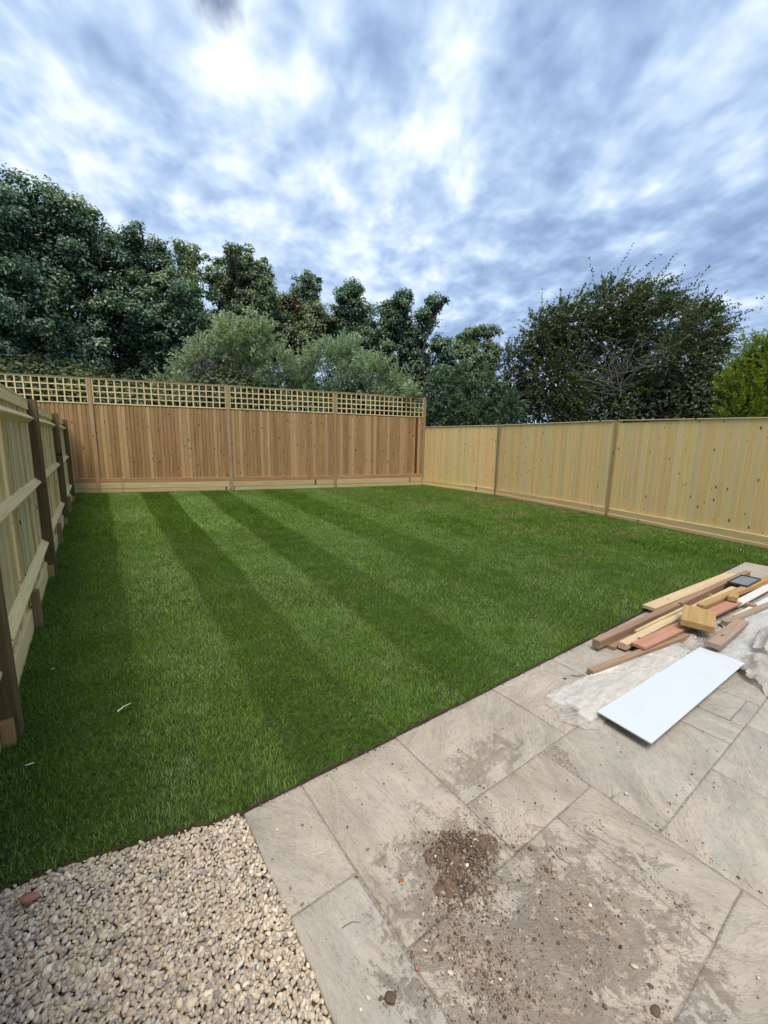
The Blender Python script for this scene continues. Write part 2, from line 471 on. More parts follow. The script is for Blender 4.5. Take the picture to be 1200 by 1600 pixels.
# turf under the blades / soil
mg, N = new_mat('turf_soil')
gp = N.n('ShaderNodeNewGeometry').outputs['Position']
a = N.noise(gp, 35, 5, 0.6)
b = N.noise(gp, 2.2, 4, 0.6)
c = N.ramp(a, [(0.35, (0.016, 0.026, 0.007)), (0.65, (0.045, 0.075, 0.016))])
c = N.mix(N.math('MULTIPLY', N.math('SUBTRACT', b, 0.55), 1.5, clamp=True), c, (0.07, 0.06, 0.03))
finish(N, c, 0.95, a, 0.5, 0.01, 0.1)
M['turf'] = mg
mg, N = new_mat('soil')
gp = N.n('ShaderNodeTexCoord').outputs['Object']
a = N.noise(gp, 60, 6, 0.7)
b = N.noise(gp, 9, 4, 0.6)
c = N.ramp(a, [(0.3, (0.075, 0.048, 0.030)), (0.55, (0.15, 0.105, 0.072)), (0.75, (0.25, 0.19, 0.135))])
c = N.mix(N.math('MULTIPLY', b, 0.4), c, (0.20, 0.15, 0.105))
finish(N, c, 0.95, a, 0.8, 0.006, 0.1)
M['soil'] = mg
mg, N = new_mat('crumb')
ti = N.n('ShaderNodeAttribute', attribute_name='tint').outputs['Fac']
finish(N, N.ramp(ti, [(0.0, (0.07, 0.048, 0.034)), (0.5, (0.15, 0.105, 0.075)), (0.85, (0.28, 0.21, 0.155)), (1.0, (0.42, 0.35, 0.27))]), 0.95)
M['crumb'] = mg
mg, N = new_mat('edge_soil')
gp = N.n('ShaderNodeNewGeometry').outputs['Position']
a = N.noise(gp, 70, 5, 0.7)
finish(N, N.ramp(a, [(0.35, (0.06, 0.04, 0.025)), (0.7, (0.18, 0.125, 0.08))]), 0.95, a, 0.8, 0.006, 0.1)
M['edge_soil'] = mg
mg, N = new_mat('meadow')
gp = N.n('ShaderNodeNewGeometry').outputs['Position']
a = N.noise(gp, 0.8, 6, 0.65)
finish(N, N.ramp(a, [(0.35, (0.03, 0.055, 0.016)), (0.7, (0.075, 0.11, 0.035))]), 0.95, a, 0.5, 0.05, 0.1)
M['meadow'] = mg

# pebble: attribute tint
mg, N = new_mat('pebble')
ti = N.n('ShaderNodeAttribute', attribute_name='tint').outputs['Fac']
br = N.n('ShaderNodeAttribute', attribute_name='bright').outputs['Fac']
gp = N.n('ShaderNodeTexCoord').outputs['Object']
a = N.noise(gp, 90, 4, 0.6)
c = N.ramp(ti, [(0.0, (0.66, 0.57, 0.43)), (0.2, (0.60, 0.48, 0.34)), (0.42, (0.48, 0.39, 0.30)), (0.60, (0.74, 0.66, 0.53)), (0.76, (0.58, 0.43, 0.30)), (0.88, (0.42, 0.36, 0.30)), (1.0, (0.30, 0.27, 0.24))])
c = N.mix(1.0, c, N.n('ShaderNodeCombineColor', {0: br, 1: br, 2: br}).outputs[0], 'MULTIPLY')
c = N.mix(N.math('MULTIPLY', N.math('SUBTRACT', a, 0.5), 1.6, clamp=True), c, (0.34, 0.27, 0.2))
finish(N, c, 0.6, a, 0.15, 0.001, 0.35)
M['pebble'] = mg


# sandstone slab; soil stains laid in the place's own coordinates
def slab_mat():
    m, N = new_mat('sandstone')
    oi = N.n('ShaderNodeObjectInfo')
    rnd = oi.outputs['Random']
    t = N.n('ShaderNodeTexCoord').outputs['Object']
    gp = N.n('ShaderNodeNewGeometry').outputs['Position']
    off = N.n('ShaderNodeCombineXYZ', {0: N.math('MULTIPLY', rnd, 41.0), 1: N.math('MULTIPLY', rnd, 23.0), 2: N.math('MULTIPLY', rnd, 11.0)}).outputs[0]
    p = N.n('ShaderNodeVectorMath', {0: t, 1: off}, operation='ADD').outputs[0]
    broad = N.noise(p, 2.2, 5, 0.6, 0.5)
    # cleft bedding: thin wavy contour ledges
    ang = N.n('ShaderNodeVectorRotate', {'Vector': p, 'Angle': N.math('MULTIPLY', rnd, 6.28)}, rotation_type='Z_AXIS').outputs[0]
    bed = N.noise(N.mapping(ang, scale=(1.0, 3.4, 1)), 2.6, 8, 0.66, 1.3)
    ledge = N.math('FRACT', N.math('MULTIPLY', bed, 7.0))
    ledge_b = N.math('ABSOLUTE', N.math('SUBTRACT', ledge, 0.5))
    line = N.math('SUBTRACT', 1.0, N.math('MULTIPLY', ledge_b, 22.0), clamp=True)
    line = N.math('MULTIPLY', line, N.math('MULTIPLY', N.math('SUBTRACT', N.noise(p, 4.0, 3, 0.5), 0.42), 5.0, clamp=True))
    fine = N.noise(p, 120, 4, 0.7)
    speck = N.noise(N.mapping(ang, scale=(1, 2.2, 1)), 30, 5, 0.7)
    broad = N.math('MULTIPLY', N.math('SUBTRACT', broad, 0.33), 3.0, clamp=True)
    grey = N.mix(broad, (0.262, 0.247, 0.208), (0.40, 0.37, 0.315))
    warm = N.mix(broad, (0.325, 0.262, 0.198), (0.475, 0.385, 0.295))
    # buff slabs on the left, grey slabs to the right, each slab its own share
    sx = N.n('ShaderNodeSeparateXYZ', {0: gp})
    side = N.math('SUBTRACT', 1.15, N.math('MULTIPLY', N.math('ABSOLUTE', N.math('SUBTRACT', sx.outputs[0], 1.35)), 1.0), clamp=True)
    tonef = N.math('ADD', N.math('MULTIPLY', rnd, 0.45), N.math('ADD', N.math('MULTIPLY', side, 0.35), N.math('MULTIPLY', N.math('SUBTRACT', N.noise(p, 3.4, 3, 0.5, 1.0), 0.5), 1.5)), clamp=True)
    c = N.mix(tonef, grey, warm)
    c = N.mix(N.math('MULTIPLY', N.math('SUBTRACT', bed, 0.48), 3.6, clamp=True), c, (0.47, 0.395, 0.31))
    c = N.mix(N.math('MULTIPLY', N.math('SUBTRACT', speck, 0.52), 2.8, clamp=True), c, (0.25, 0.205, 0.165))
    c = N.mix(N.math('MULTIPLY', line, 0.6), c, (0.60, 0.54, 0.46))
    # trodden soil: blotches centred on the heap and trailing towards the house
    def blob(cx, cy, rx, ry, rot=0.0):
        v = N.mapping(gp, loc=(-cx, -cy, 0))
        v = N.n('ShaderNodeVectorRotate', {'Vector': v, 'Angle': rot}, rotation_type='Z_AXIS').outputs[0]
        v = N.mapping(v, scale=(1 / rx, 1 / ry, 0))
        ln = N.n('ShaderNodeVectorMath', {0: v}, operation='LENGTH').outputs['Value']
        return N.math('SUBTRACT', 1.0, ln)
    b1 = blob(0.97, 0.82, 0.27, 0.24)
    b2 = blob(0.84, 0.64, 0.27, 0.27)
    b3 = blob(1.16, 0.46, 0.38, 0.32)
    b4 = blob(0.88, 0.45, 0.36, 0.32)
    b5 = N.math('SUBTRACT', blob(1.50, 1.10, 0.34, 0.16), 0.25)
    mx = N.math('MAXIMUM', N.math('MAXIMUM', b1, b2), N.math('MAXIMUM', b3, b4))
    mx = N.math('MAXIMUM', mx, b5)
    dn = N.noise(gp, 9.5, 9, 0.78, 0.8)
    df = N.noise(gp, 42, 5, 0.75)
    dirt = N.math('ADD', N.math('MULTIPLY', mx, 0.55), N.math('ADD', N.math('MULTIPLY', N.math('SUBTRACT', dn, 0.5), 3.2), N.math('MULTIPLY', N.math('SUBTRACT', df, 0.5), 1.0)))
    dirt = N.math('MULTIPLY', N.math('SUBTRACT', dirt, 0.10), 1.9, clamp=True)
    dirt = N.math('MULTIPLY', dirt, N.math('MULTIPLY', N.math('ADD', mx, 0.7), 1.6, clamp=True))
    dcol = N.mix(N.math('MULTIPLY', N.math('SUBTRACT', df, .3), 2.2, clamp=True), (0.19, 0.13, 0.088), (0.40, 0.30, 0.215))
    c = N.mix(N.math('MULTIPLY', dirt, 0.55), c, dcol)
    # overall speckle of grit
    g = N.math('MULTIPLY', N.math('SUBTRACT', N.noise(gp, 230, 2, 0.5), 0.66), 8.0, clamp=True)
    c = N.mix(N.math('MULTIPLY', g, 0.45), c, (0.10, 0.08, 0.06))
    h = N.math('ADD', N.math('MULTIPLY', bed, 1.3), N.math('ADD', N.math('MULTIPLY', fine, 0.12), N.math('MULTIPLY', N.math('ADD', dirt, N.math('MULTIPLY', df, dirt)), 0.25)))
    h = N.math('ADD', h, N.math('MULTIPLY', N.math('GREATER_THAN', ledge, 0.5), 0.10))
    finish(N, c, N.math('ADD', 0.5, N.math('MULTIPLY', broad, 0.3)), h, 0.85, 0.016, 0.3)
    return m


M['slab'] = slab_mat()
mg, N = new_mat('mortar')
gp = N.n('ShaderNodeNewGeometry').outputs['Position']
a = N.noise(gp, 80, 5, 0.7)
finish(N, N.ramp(a, [(0.35, (0.16, 0.13, 0.10)), (0.7, (0.38, 0.32, 0.26))]), 0.95, a, 0.8, 0.005, 0.1)
M['mortar'] = mg

# ------------------------------------------------------------------ layout of the place (metres)
# left fence line (rail side towards +X)
LF = [(-0.40, -0.39), (-0.29, 2.61), (-0.17, 5.61), (-0.02, 8.80), (0.13, 11.90)]
LF_END = (0.20, 13.50)
# back fence posts
BF = [(-5.6, 15.55), (-2.45, 14.45), (0.67, 13.38), (3.82, 12.31), (6.83, 11.47), (9.98, 10.80)]
# right fence posts
RF = [(9.985, 10.80), (9.92, 7.62), (9.12, 4.07), (8.20, 0.92), (7.30, -2.10)]
PATIO_O = Vector((0.45, 1.49, 0))
PROT = R(-1.5)
def pat(u, v, z=0.0):
    """patio coordinates: u along the lawn edge, v towards the lawn"""
    du, dv = u - 0.45, v - 1.49
    return (0.45 + du * math.cos(PROT) - dv * math.sin(PROT), 1.49 + du * math.sin(PROT) + dv * math.cos(PROT), z)

# ------------------------------------------------------------------ terrain
def ground_sheet():
    vs, fs = [], []
    xs = [-400, -60, -12, 0, 12, 40, 90, 400]
    ys = [-400, -60, -12, 0, 12, 30, 90, 400]
    for y in ys:
        for x in xs:
            vs.append((x, y, -0.09))
    n = len(xs)
    for j in range(len(ys) - 1):
        for i in range(n - 1):
            a = j * n + i
            fs.append((a, a + 1, a + n + 1, a + n))
    o = link('ground', pymesh('ground', vs, fs), None, M['meadow'])
    tag(o, kind='structure')


ground_sheet()

_e = [(-0.50, 1.71), (-0.10, 1.655), (0.06, 1.61), (0.25, 1.555), (0.45, 1.50)]
lawn_poly = []
for (a_, b_) in zip(_e[:-1], _e[1:]):
    for q_ in range(7):
        lawn_poly.append((a_[0] + (b_[0] - a_[0]) * q_ / 7, a_[1] + (b_[1] - a_[1]) * q_ / 7 + random.uniform(-.008, .008)))
lawn_poly.append((0.45, 1.50))
er = random.Random(2)
for u in np.linspace(0.5, 7.07, 110):
    q = pat(u, 1.500 + 0.004 * math.sin(u * 9) + er.uniform(-.006, .006))
    lawn_poly.append((q[0], q[1]))
lawn_poly += [(7.09, 1.10), (6.95, -2.5), (7.20, -2.5), (8.20, 0.92), (9.12, 4.07), (9.92, 7.62), (10.02, 10.70), (6.83, 11.47), (3.82, 12.31), (0.67, 13.38), (0.10, 13.55), (-0.14, 8.80), (-0.29, 5.61), (-0.41, 2.61)]
LP = np.array(lawn_poly)


def inside(P, poly):
    x, y = P[:, 0], P[:, 1]
    r = np.zeros(len(P), bool)
    n = len(poly)
    j = n - 1
    for i in range(n):
        xi, yi = poly[i]; xj, yj = poly[j]
        with np.errstate(divide='ignore', invalid='ignore'):
            c = ((yi > y) != (yj > y)) & (x < (xj - xi) * (y - yi) / (yj - yi + 1e-12) + xi)
        r ^= c
        j = i
    return r


def vnoise(P, s, seed=0):
    """cheap smooth value noise for numpy (2D)"""
    g = np.random.default_rng(seed).random((64, 64))
    u = P[:, 0] * s + 100.3 + seed; v = P[:, 1] * s + 100.7
    i = np.floor(u).astype(int); j = np.floor(v).astype(int)
    fu = u - i; fv = v - j
    fu = fu * fu * (3 - 2 * fu); fv = fv * fv * (3 - 2 * fv)
    a = g[i % 64, j % 64]; b = g[(i + 1) % 64, j % 64]; c = g[i % 64, (j + 1) % 64]; d = g[(i + 1) % 64, (j + 1) % 64]
    return (a * (1 - fu) + b * fu) * (1 - fv) + (c * (1 - fu) + d * fu) * fv


# turf sheet with a cut edge
bm = bmesh.new()
top = [bm.verts.new((x, y, 0.004)) for x, y in lawn_poly]
bot = [bm.verts.new((x, y, -0.085)) for x, y in lawn_poly]
f = bm.faces.new(top); f.material_index = 0
n = len(top)
for i in range(n):
    f = bm.faces.new((top[i], bot[i], bot[(i + 1) % n], top[(i + 1) % n])); f.material_index = 1
bmesh.ops.recalc_face_normals(bm, faces=bm.faces)
bmesh.ops.triangulate(bm, faces=[f for f in bm.faces if len(f.verts) > 4])
me = bpy.data.meshes.new('lawn'); bm.to_mesh(me); bm.free()
me.materials.append(M['turf']); me.materials.append(M['edge_soil'])
tag(link('lawn', me), kind='structure')


# ------------------------------------------------------------------ grass blades
STRIPES = [(0.19, .060), (0.76, .072), (1.24, .090), (1.80, .108), (2.38, .122), (3.10, .137), (3.85, .150), (4.6, .16), (5.4, .17), (6.2, .18), (7.0, .18)]


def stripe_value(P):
    """mown stripes run away along the left fence; 1 = leaning away and tinted pale, 0 = towards and tinted deep green"""
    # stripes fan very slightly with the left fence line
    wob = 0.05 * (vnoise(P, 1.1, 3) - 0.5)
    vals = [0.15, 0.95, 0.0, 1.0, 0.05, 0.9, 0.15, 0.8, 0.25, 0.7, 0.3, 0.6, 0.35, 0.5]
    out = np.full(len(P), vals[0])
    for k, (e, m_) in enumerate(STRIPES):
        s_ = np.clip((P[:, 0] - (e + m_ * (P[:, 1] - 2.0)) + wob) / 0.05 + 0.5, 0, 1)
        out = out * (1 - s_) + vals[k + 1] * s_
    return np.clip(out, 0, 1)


def dry_value(P):
    n1 = vnoise(P, 0.9, 5) * 0.6 + vnoise(P, 2.6, 6) * 0.4
    # worn ground to the right, along the right-hand fence
    right = np.clip((P[:, 0] - 4.6) / 4.0, 0, 1) * np.clip((P[:, 1] - 1.5) / 2.5, 0, 1)
    d = np.clip((n1 - 0.46) * 2.2, 0, 1) * (0.08 + 1.0 * right)
    for (cx, cy, rx, ry, a) in [(7.3, 5.2, 0.55, 0.35, 0.75), (6.2, 4.0, 0.9, 0.3, 0.35), (8.2, 6.6, 0.5, 0.6, 0.5), (6.9, 7.3, 0.9, 0.3, 0.35), (7.4, 3.0, 0.9, 0.35, 0.4), (5.4, 2.7, 0.8, 0.2, 0.3)]:
        q = np.sqrt(((P[:, 0] - cx) / rx) ** 2 + ((P[:, 1] - cy) / ry) ** 2)
        d += a * np.clip(1.2 - q, 0, 1) * (0.5 + vnoise(P, 5, 8))
    # turf roll joints: thin, straight, yellowish
    xx = P[:, 0] - 0.030 * (P[:, 1] - 2.0)
    for e, m_ in STRIPES[1:6]:
        d += 0.28 * np.clip(1 - np.abs(P[:, 0] - (e + m_ * (P[:, 1] - 2.0))) / 0.03, 0, 1) * (vnoise(P, 2.0, 9) > 0.52)
    for (e, a, b) in [(4.3, .9, 3.4), (2.55, -.1, 2.0), (6.6, 1.6, 6.0)]:
        d += 0.30 * np.clip(1 - np.abs(P[:, 1] - e) / 0.03, 0, 1) * (vnoise(P, 2.3, 10) > 0.5) * (P[:, 0] > a) * (P[:, 0] < b)
    return np.clip(d, 0, 0.9)


def make_blades(name, n_try, dmin, dmax, wid, hgt, segs, seed):
    r = np.random.default_rng(seed)
    lo, hi = LP.min(0), LP.max(0)
    P = np.column_stack([r.uniform(lo[0], hi[0], n_try), r.uniform(lo[1], hi[1], n_try)])
    dist = np.hypot(P[:, 0], P[:, 1])
    P = P[(dist >= dmin) & (dist < dmax)]
    P = P[inside(P, lawn_poly)]
    # clumpy: drop some by noise
    keep = r.random(len(P)) < (0.55 + 0.9 * vnoise(P, 14, 21))
    P = P[keep]
    # bare scuffed earth by the back and right fences
    n = len(P)
    sv_ = stripe_value(P)
    dv = dry_value(P)
    # distance to back/right fence lines
    def segd(a, b):
        a, b = np.array(a), np.array(b); ab = b - a
        t = np.clip(((P - a) @ ab) / (ab @ ab), 0, 1)
        return np.linalg.norm(P - (a + t[:, None] * ab), axis=1)
    fd = np.min([segd(RF[i], RF[i + 1]) for i in range(4)] + [segd(BF[i], BF[i + 1]) for i in range(2, 5)], axis=0)
    bare = np.clip(1.0 - fd / (0.30 + 0.35 * vnoise(P, 1.7, 31)), 0, 1)
    k2 = r.random(n) > bare * 0.75
    P, sv_, dv, bare = P[k2], sv_[k2], dv[k2], bare[k2]
    n = len(P)
    dist = np.hypot(P[:, 0], P[:, 1])
    h = hgt * (0.55 + 0.7 * r.random(n)) * (0.75 + 0.5 * vnoise(P, 9, 22)) * (1 - 0.5 * bare)
    w = wid * (0.6 + 0.8 * r.random(n))
    # lean: mown direction plus randomness
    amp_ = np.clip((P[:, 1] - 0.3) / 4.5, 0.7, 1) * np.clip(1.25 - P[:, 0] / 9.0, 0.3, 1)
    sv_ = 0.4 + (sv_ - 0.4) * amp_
    lean = 0.27 * (sv_ * 2 - 1)
    ang = r.uniform(0, 2 * np.pi, n)
    lx = 0.75 * np.cos(ang) * r.random(n); ly = 0.75 * np.sin(ang) * r.random(n) + lean
    az = r.uniform(0, np.pi, n)
    wx, wy = np.cos(az) * w / 2, np.sin(az) * w / 2
    z0 = np.full(n, 0.002)
    nrm = np.sqrt(1 + lx ** 2 + ly ** 2)
    tx, ty, tz = lx / nrm * h, ly / nrm * h, h / nrm
    tone = np.clip(0.47 + 0.22 * (sv_ - 0.35) + 0.34 * (vnoise(P, 0.8, 23) - 0.5) + 0.36 * (vnoise(P, 6, 24) - 0.5) + 0.22 * (vnoise(P, 17, 29) - 0.5) + r.normal(0, 0.15, n), 0, 1)  # stripe term paints the mowing sheen into blade colour, on top of the lean
    dry = np.clip(dv + 0.5 * bare + (r.random(n) < 0.03) * 0.6, 0, 0.95)
    if segs == 1:
        co = np.empty((n, 3, 3))
        co[:, 0] = np.column_stack([P[:, 0] - wx, P[:, 1] - wy, z0])
        co[:, 1] = np.column_stack([P[:, 0] + wx, P[:, 1] + wy, z0])
        co[:, 2] = np.column_stack([P[:, 0] + tx, P[:, 1] + ty, z0 + tz])
        tris = np.arange(n * 3).reshape(n, 3)
        rep = 3; tip = np.tile([0, 0, 1.0], n)
    else:
        co = np.empty((n, 5, 3))
        mx, my, mz = tx * 0.38, ty * 0.38, tz * 0.62
        co[:, 0] = np.column_stack([P[:, 0] - wx, P[:, 1] - wy, z0])
        co[:, 1] = np.column_stack([P[:, 0] + wx, P[:, 1] + wy, z0])
        co[:, 2] = np.column_stack([P[:, 0] + mx - wx * .8, P[:, 1] + my - wy * .8, z0 + mz])
        co[:, 3] = np.column_stack([P[:, 0] + mx + wx * .8, P[:, 1] + my + wy * .8, z0 + mz])
        co[:, 4] = np.column_stack([P[:, 0] + tx * 1.15, P[:, 1] + ty * 1.15, z0 + tz * 0.95])
        b = np.arange(n)[:, None] * 5
        tris = np.concatenate([b + [0, 1, 3], b + [0, 3, 2], b + [2, 3, 4]])
        rep = 5; tip = np.tile([0, 0, .5, .5, 1.0], n)
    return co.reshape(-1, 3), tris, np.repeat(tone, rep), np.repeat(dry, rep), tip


parts = [make_blades('near', 3100000, 0, 3.6, 0.0027, 0.029, 2, 1),
         make_blades('mid', 1050000, 3.6, 7.0, 0.0060, 0.036, 1, 2),
         make_blades('far', 560000, 7.0, 20, 0.0125, 0.045, 1, 3)]
cos, trs, tn, dy, tp_ = [], [], [], [], []
base = 0
for c_, t_, a_, d_, p_ in parts:
    cos.append(c_); trs.append(t_ + base); tn.append(a_); dy.append(d_); tp_.append(p_)
    base += len(c_)
print('grass tris', sum(len(t) for t in trs))
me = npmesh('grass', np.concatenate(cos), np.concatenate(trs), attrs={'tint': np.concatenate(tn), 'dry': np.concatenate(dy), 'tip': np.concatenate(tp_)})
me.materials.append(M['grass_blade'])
tag(link('grass', me), 'short mown green grass in pale and dark stripes covering the lawn', 'grass', kind='stuff')

# ------------------------------------------------------------------ patio
pv = [pat(0.462, 1.478, -0.0032), pat(7.06, 1.478, -0.0032), pat(7.06, -2.5, -0.0032), pat(0.462, -2.5, -0.0032)]
pb = [(x, y, -0.085) for x, y, z in pv]
me = pymesh('patio', pv + pb, [(3, 2, 1, 0), (4, 5, 6, 7), (0, 1, 5, 4), (1, 2, 6, 5), (2, 3, 7, 6), (3, 0, 4, 7)])
patio = tag(link('patio', me, None, M['mortar']), kind='structure')


def slab(u0, v0, u1, v1, seed, name='slab'):
    rr = random.Random(seed)
    g = 0.0018
    u0 += g; v0 += g; u1 -= g; v1 -= g
    w, h = u1 - u0, v1 - v0
    near = (math.hypot((u0 + u1) / 2, (v0 + v1) / 2) < 3.6)
    nu = max(3, int(w / (0.035 if near else 0.2)) + 2); nv = max(3, int(h / (0.035 if near else 0.2)) + 2)
    # wavy hand-cut outline, gently uneven face, rounded arris
    vs, fs = [], []
    tilt = (rr.uniform(-.0012, .0012), rr.uniform(-.0012, .0012)); lift = rr.uniform(-0.0012, 0.0012)
    ga = [0.0, 0.007 / w] + [0.007 / w + (1 - 0.014 / w) * q / (nu - 2) for q in range(1, nu - 2)] + [1 - 0.007 / w, 1.0]
    gb_ = [0.0, 0.007 / h] + [0.007 / h + (1 - 0.014 / h) * q / (nv - 2) for q in range(1, nv - 2)] + [1 - 0.007 / h, 1.0]
    def ed(a, s):
        return 0.0032 * mnoise.noise(Vector((a * 9, s * 7.3 + seed, 1.7))) + 0.0016 * mnoise.noise(Vector((a * 34, s * 3.3 + seed, 4.7)))
    for j in range(nv + 1):
        for i in range(nu + 1):
            a, b = ga[i], gb_[j]
            x = u0 + w * a; y = v0 + h * b
            if i == 0: x += ed(y, 1)
            if i == nu: x += ed(y, 2)
            if j == 0: y += ed(x, 3)
            if j == nv: y += ed(x, 4)
            border = (i in (0, nu)) or (j in (0, nv))
            z = lift + tilt[0] * (a - .5) * 2 + tilt[1] * (b - .5) * 2
            z += 0.0022 * mnoise.noise(Vector((x * 5, y * 5, seed * 1.3))) + 0.0014 * mnoise.noise(Vector((x * 17, y * 17, seed)))
            if border: z -= 0.0022
            vs.append((x - (u0 + u1) / 2, y - (v0 + v1) / 2, z))
    n1 = nu + 1
    for j in range(nv):
        for i in range(nu):
            a = j * n1 + i
            fs.append((a, a + 1, a + n1 + 1, a + n1))
    ring = [i for i in range(n1)] + [j * n1 + nu for j in range(1, nv + 1)] + [nv * n1 + i for i in range(nu - 1, -1, -1)] + [j * n1 for j in range(nv - 1, 0, -1)]
    b0 = len(vs)
    for k in ring:
        x, y, z = vs[k]
        vs.append((x, y, -0.03))
    for k in range(len(ring)):
        k2 = (k + 1) % len(ring)
        fs.append((ring[k], b0 + k, b0 + k2, ring[k2]))
    me = pymesh('slab', vs, fs, smooth=False)
    me.polygons.foreach_set('use_smooth', [i < nu * nv for i in range(len(fs))])
    o = link(name, me, patio, M['slab'])
    c = pat((u0 + u1) / 2, (v0 + v1) / 2)
    o.location = (c[0], c[1], 0.0)
    o.rotation_euler = (0, 0, PROT)
    return o


SL = [(.45, 1.03, .705, 1.49), (.45, .22, .70, 1.03), (.705, .75, 1.225, 1.49), (.70, .22, 1.49, .75),
      (1.225, 1.00, 1.98, 1.49), (1.225, .75, 1.76, 1.00), (1.49, .22, 1.76, .75), (1.76, .475, 2.61, 1.0),
      (1.98, 1.0, 2.61, 1.49), (2.61, .475, 2.84, 1.0), (2.84, .54, 3.16, 1.0), (2.61, 1.0, 3.35, 1.49),
      (1.76, -.32, 2.33, .475), (2.33, -.05, 2.87, .475), (2.84, .475, 3.16, .54),
      (2.87, -.05, 3.66, .475), (3.16, .475, 3.66, 1.0), (3.35, 1.0, 3.88, 1.49), (3.66, .22, 4.45, 1.0),
      (1.165, -.32, 1.76, .22), (.45, -.32, 1.165, .22)]
for i in range(4):
    SL.append((3.88 + i * .8, 1.0, 4.68 + i * .8 if i < 3 else 7.07, 1.49))
for i in range(5):
    SL.append((4.45 + i * .53, .22, 4.98 + i * .53 if i < 4 else 7.07, 1.0))
xs_ = [3.66, 4.45, 5.25, 6.05, 7.07]
for i in range(4):
    SL.append((xs_[i], -.32, xs_[i + 1], .22))
SL += [(2.33, -.32, 2.87, -.05), (2.87, -.32, 3.66, -.05)]
yy = -.32
for row, hh in enumerate((.54, .8, .54)):
    x = .45
    k = row
    while x < 6.9:
        w_ = (.8, .54, .8, .26)[k % 4]; k += 1
        x2 = min(x + w_, 7.07)
        if 7.07 - x2 < .25: x2 = 7.07
        SL.append((x, yy - hh, x2, yy)); x = x2
    yy -= hh
for i, s in enumerate(SL):
    if s[2] - s[0] > 0.02:
        slab(*s, seed=i * 3 + 1)

# ------------------------------------------------------------------ pebbles (gravel bed)
def ico(level):
    bm = bmesh.new()
    bmesh.ops.create_icosphere(bm, subdivisions=level, radius=1.0)
    v = np.array([tuple(q.co) for q in bm.verts]); f = np.array([[q.index for q in t.verts] for t in bm.faces])
    bm.free()
    return v, f


ICO = {1: ico(1), 2: ico(2)}


def rotm(r, n, flat=0.5):
    """random rotations, mostly about Z with limited tip"""
    a = r.uniform(0, 2 * np.pi, n); b = r.normal(0, flat, n); c = r.normal(0, flat, n)
    ca, sa, cb, sb, cc, sc_ = np.cos(a), np.sin(a), np.cos(b), np.sin(b), np.cos(c), np.sin(c)
    Rz = np.zeros((n, 3, 3)); Rz[:, 0, 0] = ca; Rz[:, 0, 1] = -sa; Rz[:, 1, 0] = sa; Rz[:, 1, 1] = ca; Rz[:, 2, 2] = 1
    Ry = np.zeros((n, 3, 3)); Ry[:, 0, 0] = cb; Ry[:, 0, 2] = sb; Ry[:, 2, 0] = -sb; Ry[:, 2, 2] = cb; Ry[:, 1, 1] = 1
    Rx = np.zeros((n, 3, 3)); Rx[:, 1, 1] = cc; Rx[:, 1, 2] = -sc_; Rx[:, 2, 1] = sc_; Rx[:, 2, 2] = cc; Rx[:, 0, 0] = 1
    return Rz @ Ry @ Rx


def stones(P, size, r, level, flat=0.5, angular=0.25, az=None):
    V, F = ICO[level]
    n = len(P)
    S = np.column_stack([size * r.uniform(0.9, 1.25, n), size * r.uniform(0.62, 0.95, n), size * r.uniform(0.42, 0.72, n)])
    # lumpy deformation by a few random directions
    co = np.repeat(V[None], n, 0)
    amp = np.ones((n, len(V)))
    for k in range(5):
        d = r.normal(0, 1, (n, 3)); d /= np.linalg.norm(d, axis=1)[:, None]
        dp = np.einsum('vj,nj->nv', V, d)
        cut = r.uniform(0.45, 0.8, n)[:, None]
        amp = np.where(dp > cut, amp * (1 - angular * (dp - cut) / (1 - cut) * r.uniform(.5, 1.6, n)[:, None]), amp)
    co = co * amp[:, :, None] * S[:, None, :]
    Rm = rotm(r, n, flat)
    co = np.einsum('nij,nvj->nvi', Rm, co) + P[:, None, :]
    tr = (F[None] + (np.arange(n) * len(V))[:, None, None]).reshape(-1, 3)
    return co.reshape(-1, 3), tr, len(V)


def grid_jitter(x0, x1, y0, y1, s, r, j=0.42):
    xs = np.arange(x0, x1, s); ys = np.arange(y0, y1, s * 0.9)
    X, Y = np.meshgrid(xs, ys)
    X = X + (np.arange(len(ys)) % 2)[:, None] * s / 2
    P = np.column_stack([X.ravel(), Y.ravel()])
    return P + r.uniform(-j * s, j * s, P.shape)


gravel_poly = [(-0.42, 0.58), (0.43, 0.58)] + [pat(0.452, v)[:2] for v in (0.66, 0.74, 1.2, 1.50)] + [(0.25, 1.552), (0.06, 1.607), (-0.10, 1.652), (-0.42, 1.697), (-0.44, 1.69), (-0.44, 0.58)]
r = np.random.default_rng(4)
cos, trs, tn, bt = [], [], [], []
base = 0
for (s, z, lv, sz) in [(0.0135, -0.016, 1, 0.0098), (0.0138, -0.0105, 2, 0.0086), (0.027, -0.003, 2, 0.0082)]:
    P2 = grid_jitter(-0.46, 0.45, -0.3, 1.7, s, r)
    P2 = P2[inside(P2, gravel_poly)]
    # the bed heaps a little against the turf edge and is patchy on top
    zz = z + 0.010 * (vnoise(P2, 7, 40) - 0.5) + r.normal(0, 0.0028, len(P2))
    size = sz * r.lognormal(0, 0.24, len(P2))
    size *= np.where(r.random(len(P2)) < 0.06, 1.35, 1.0)
    size = np.clip(size, 0.0045, 0.0140)
    co, tr, nv = stones(np.column_stack([P2, zz]), size, r, lv, 0.4, 0.30)
    cos.append(co); trs.append(tr + base); base += len(co)
    tn.append(np.repeat(r.random(len(P2)), nv)); bt.append(np.repeat(r.uniform(0.78, 1.12, len(P2)), nv))
print('gravel tris', sum(len(t) for t in trs))
me = npmesh('gravel', np.concatenate(cos), np.concatenate(trs), smooth=True, attrs={'tint': np.concatenate(tn), 'bright': np.concatenate(bt)})
me.materials.append(M['pebble'])
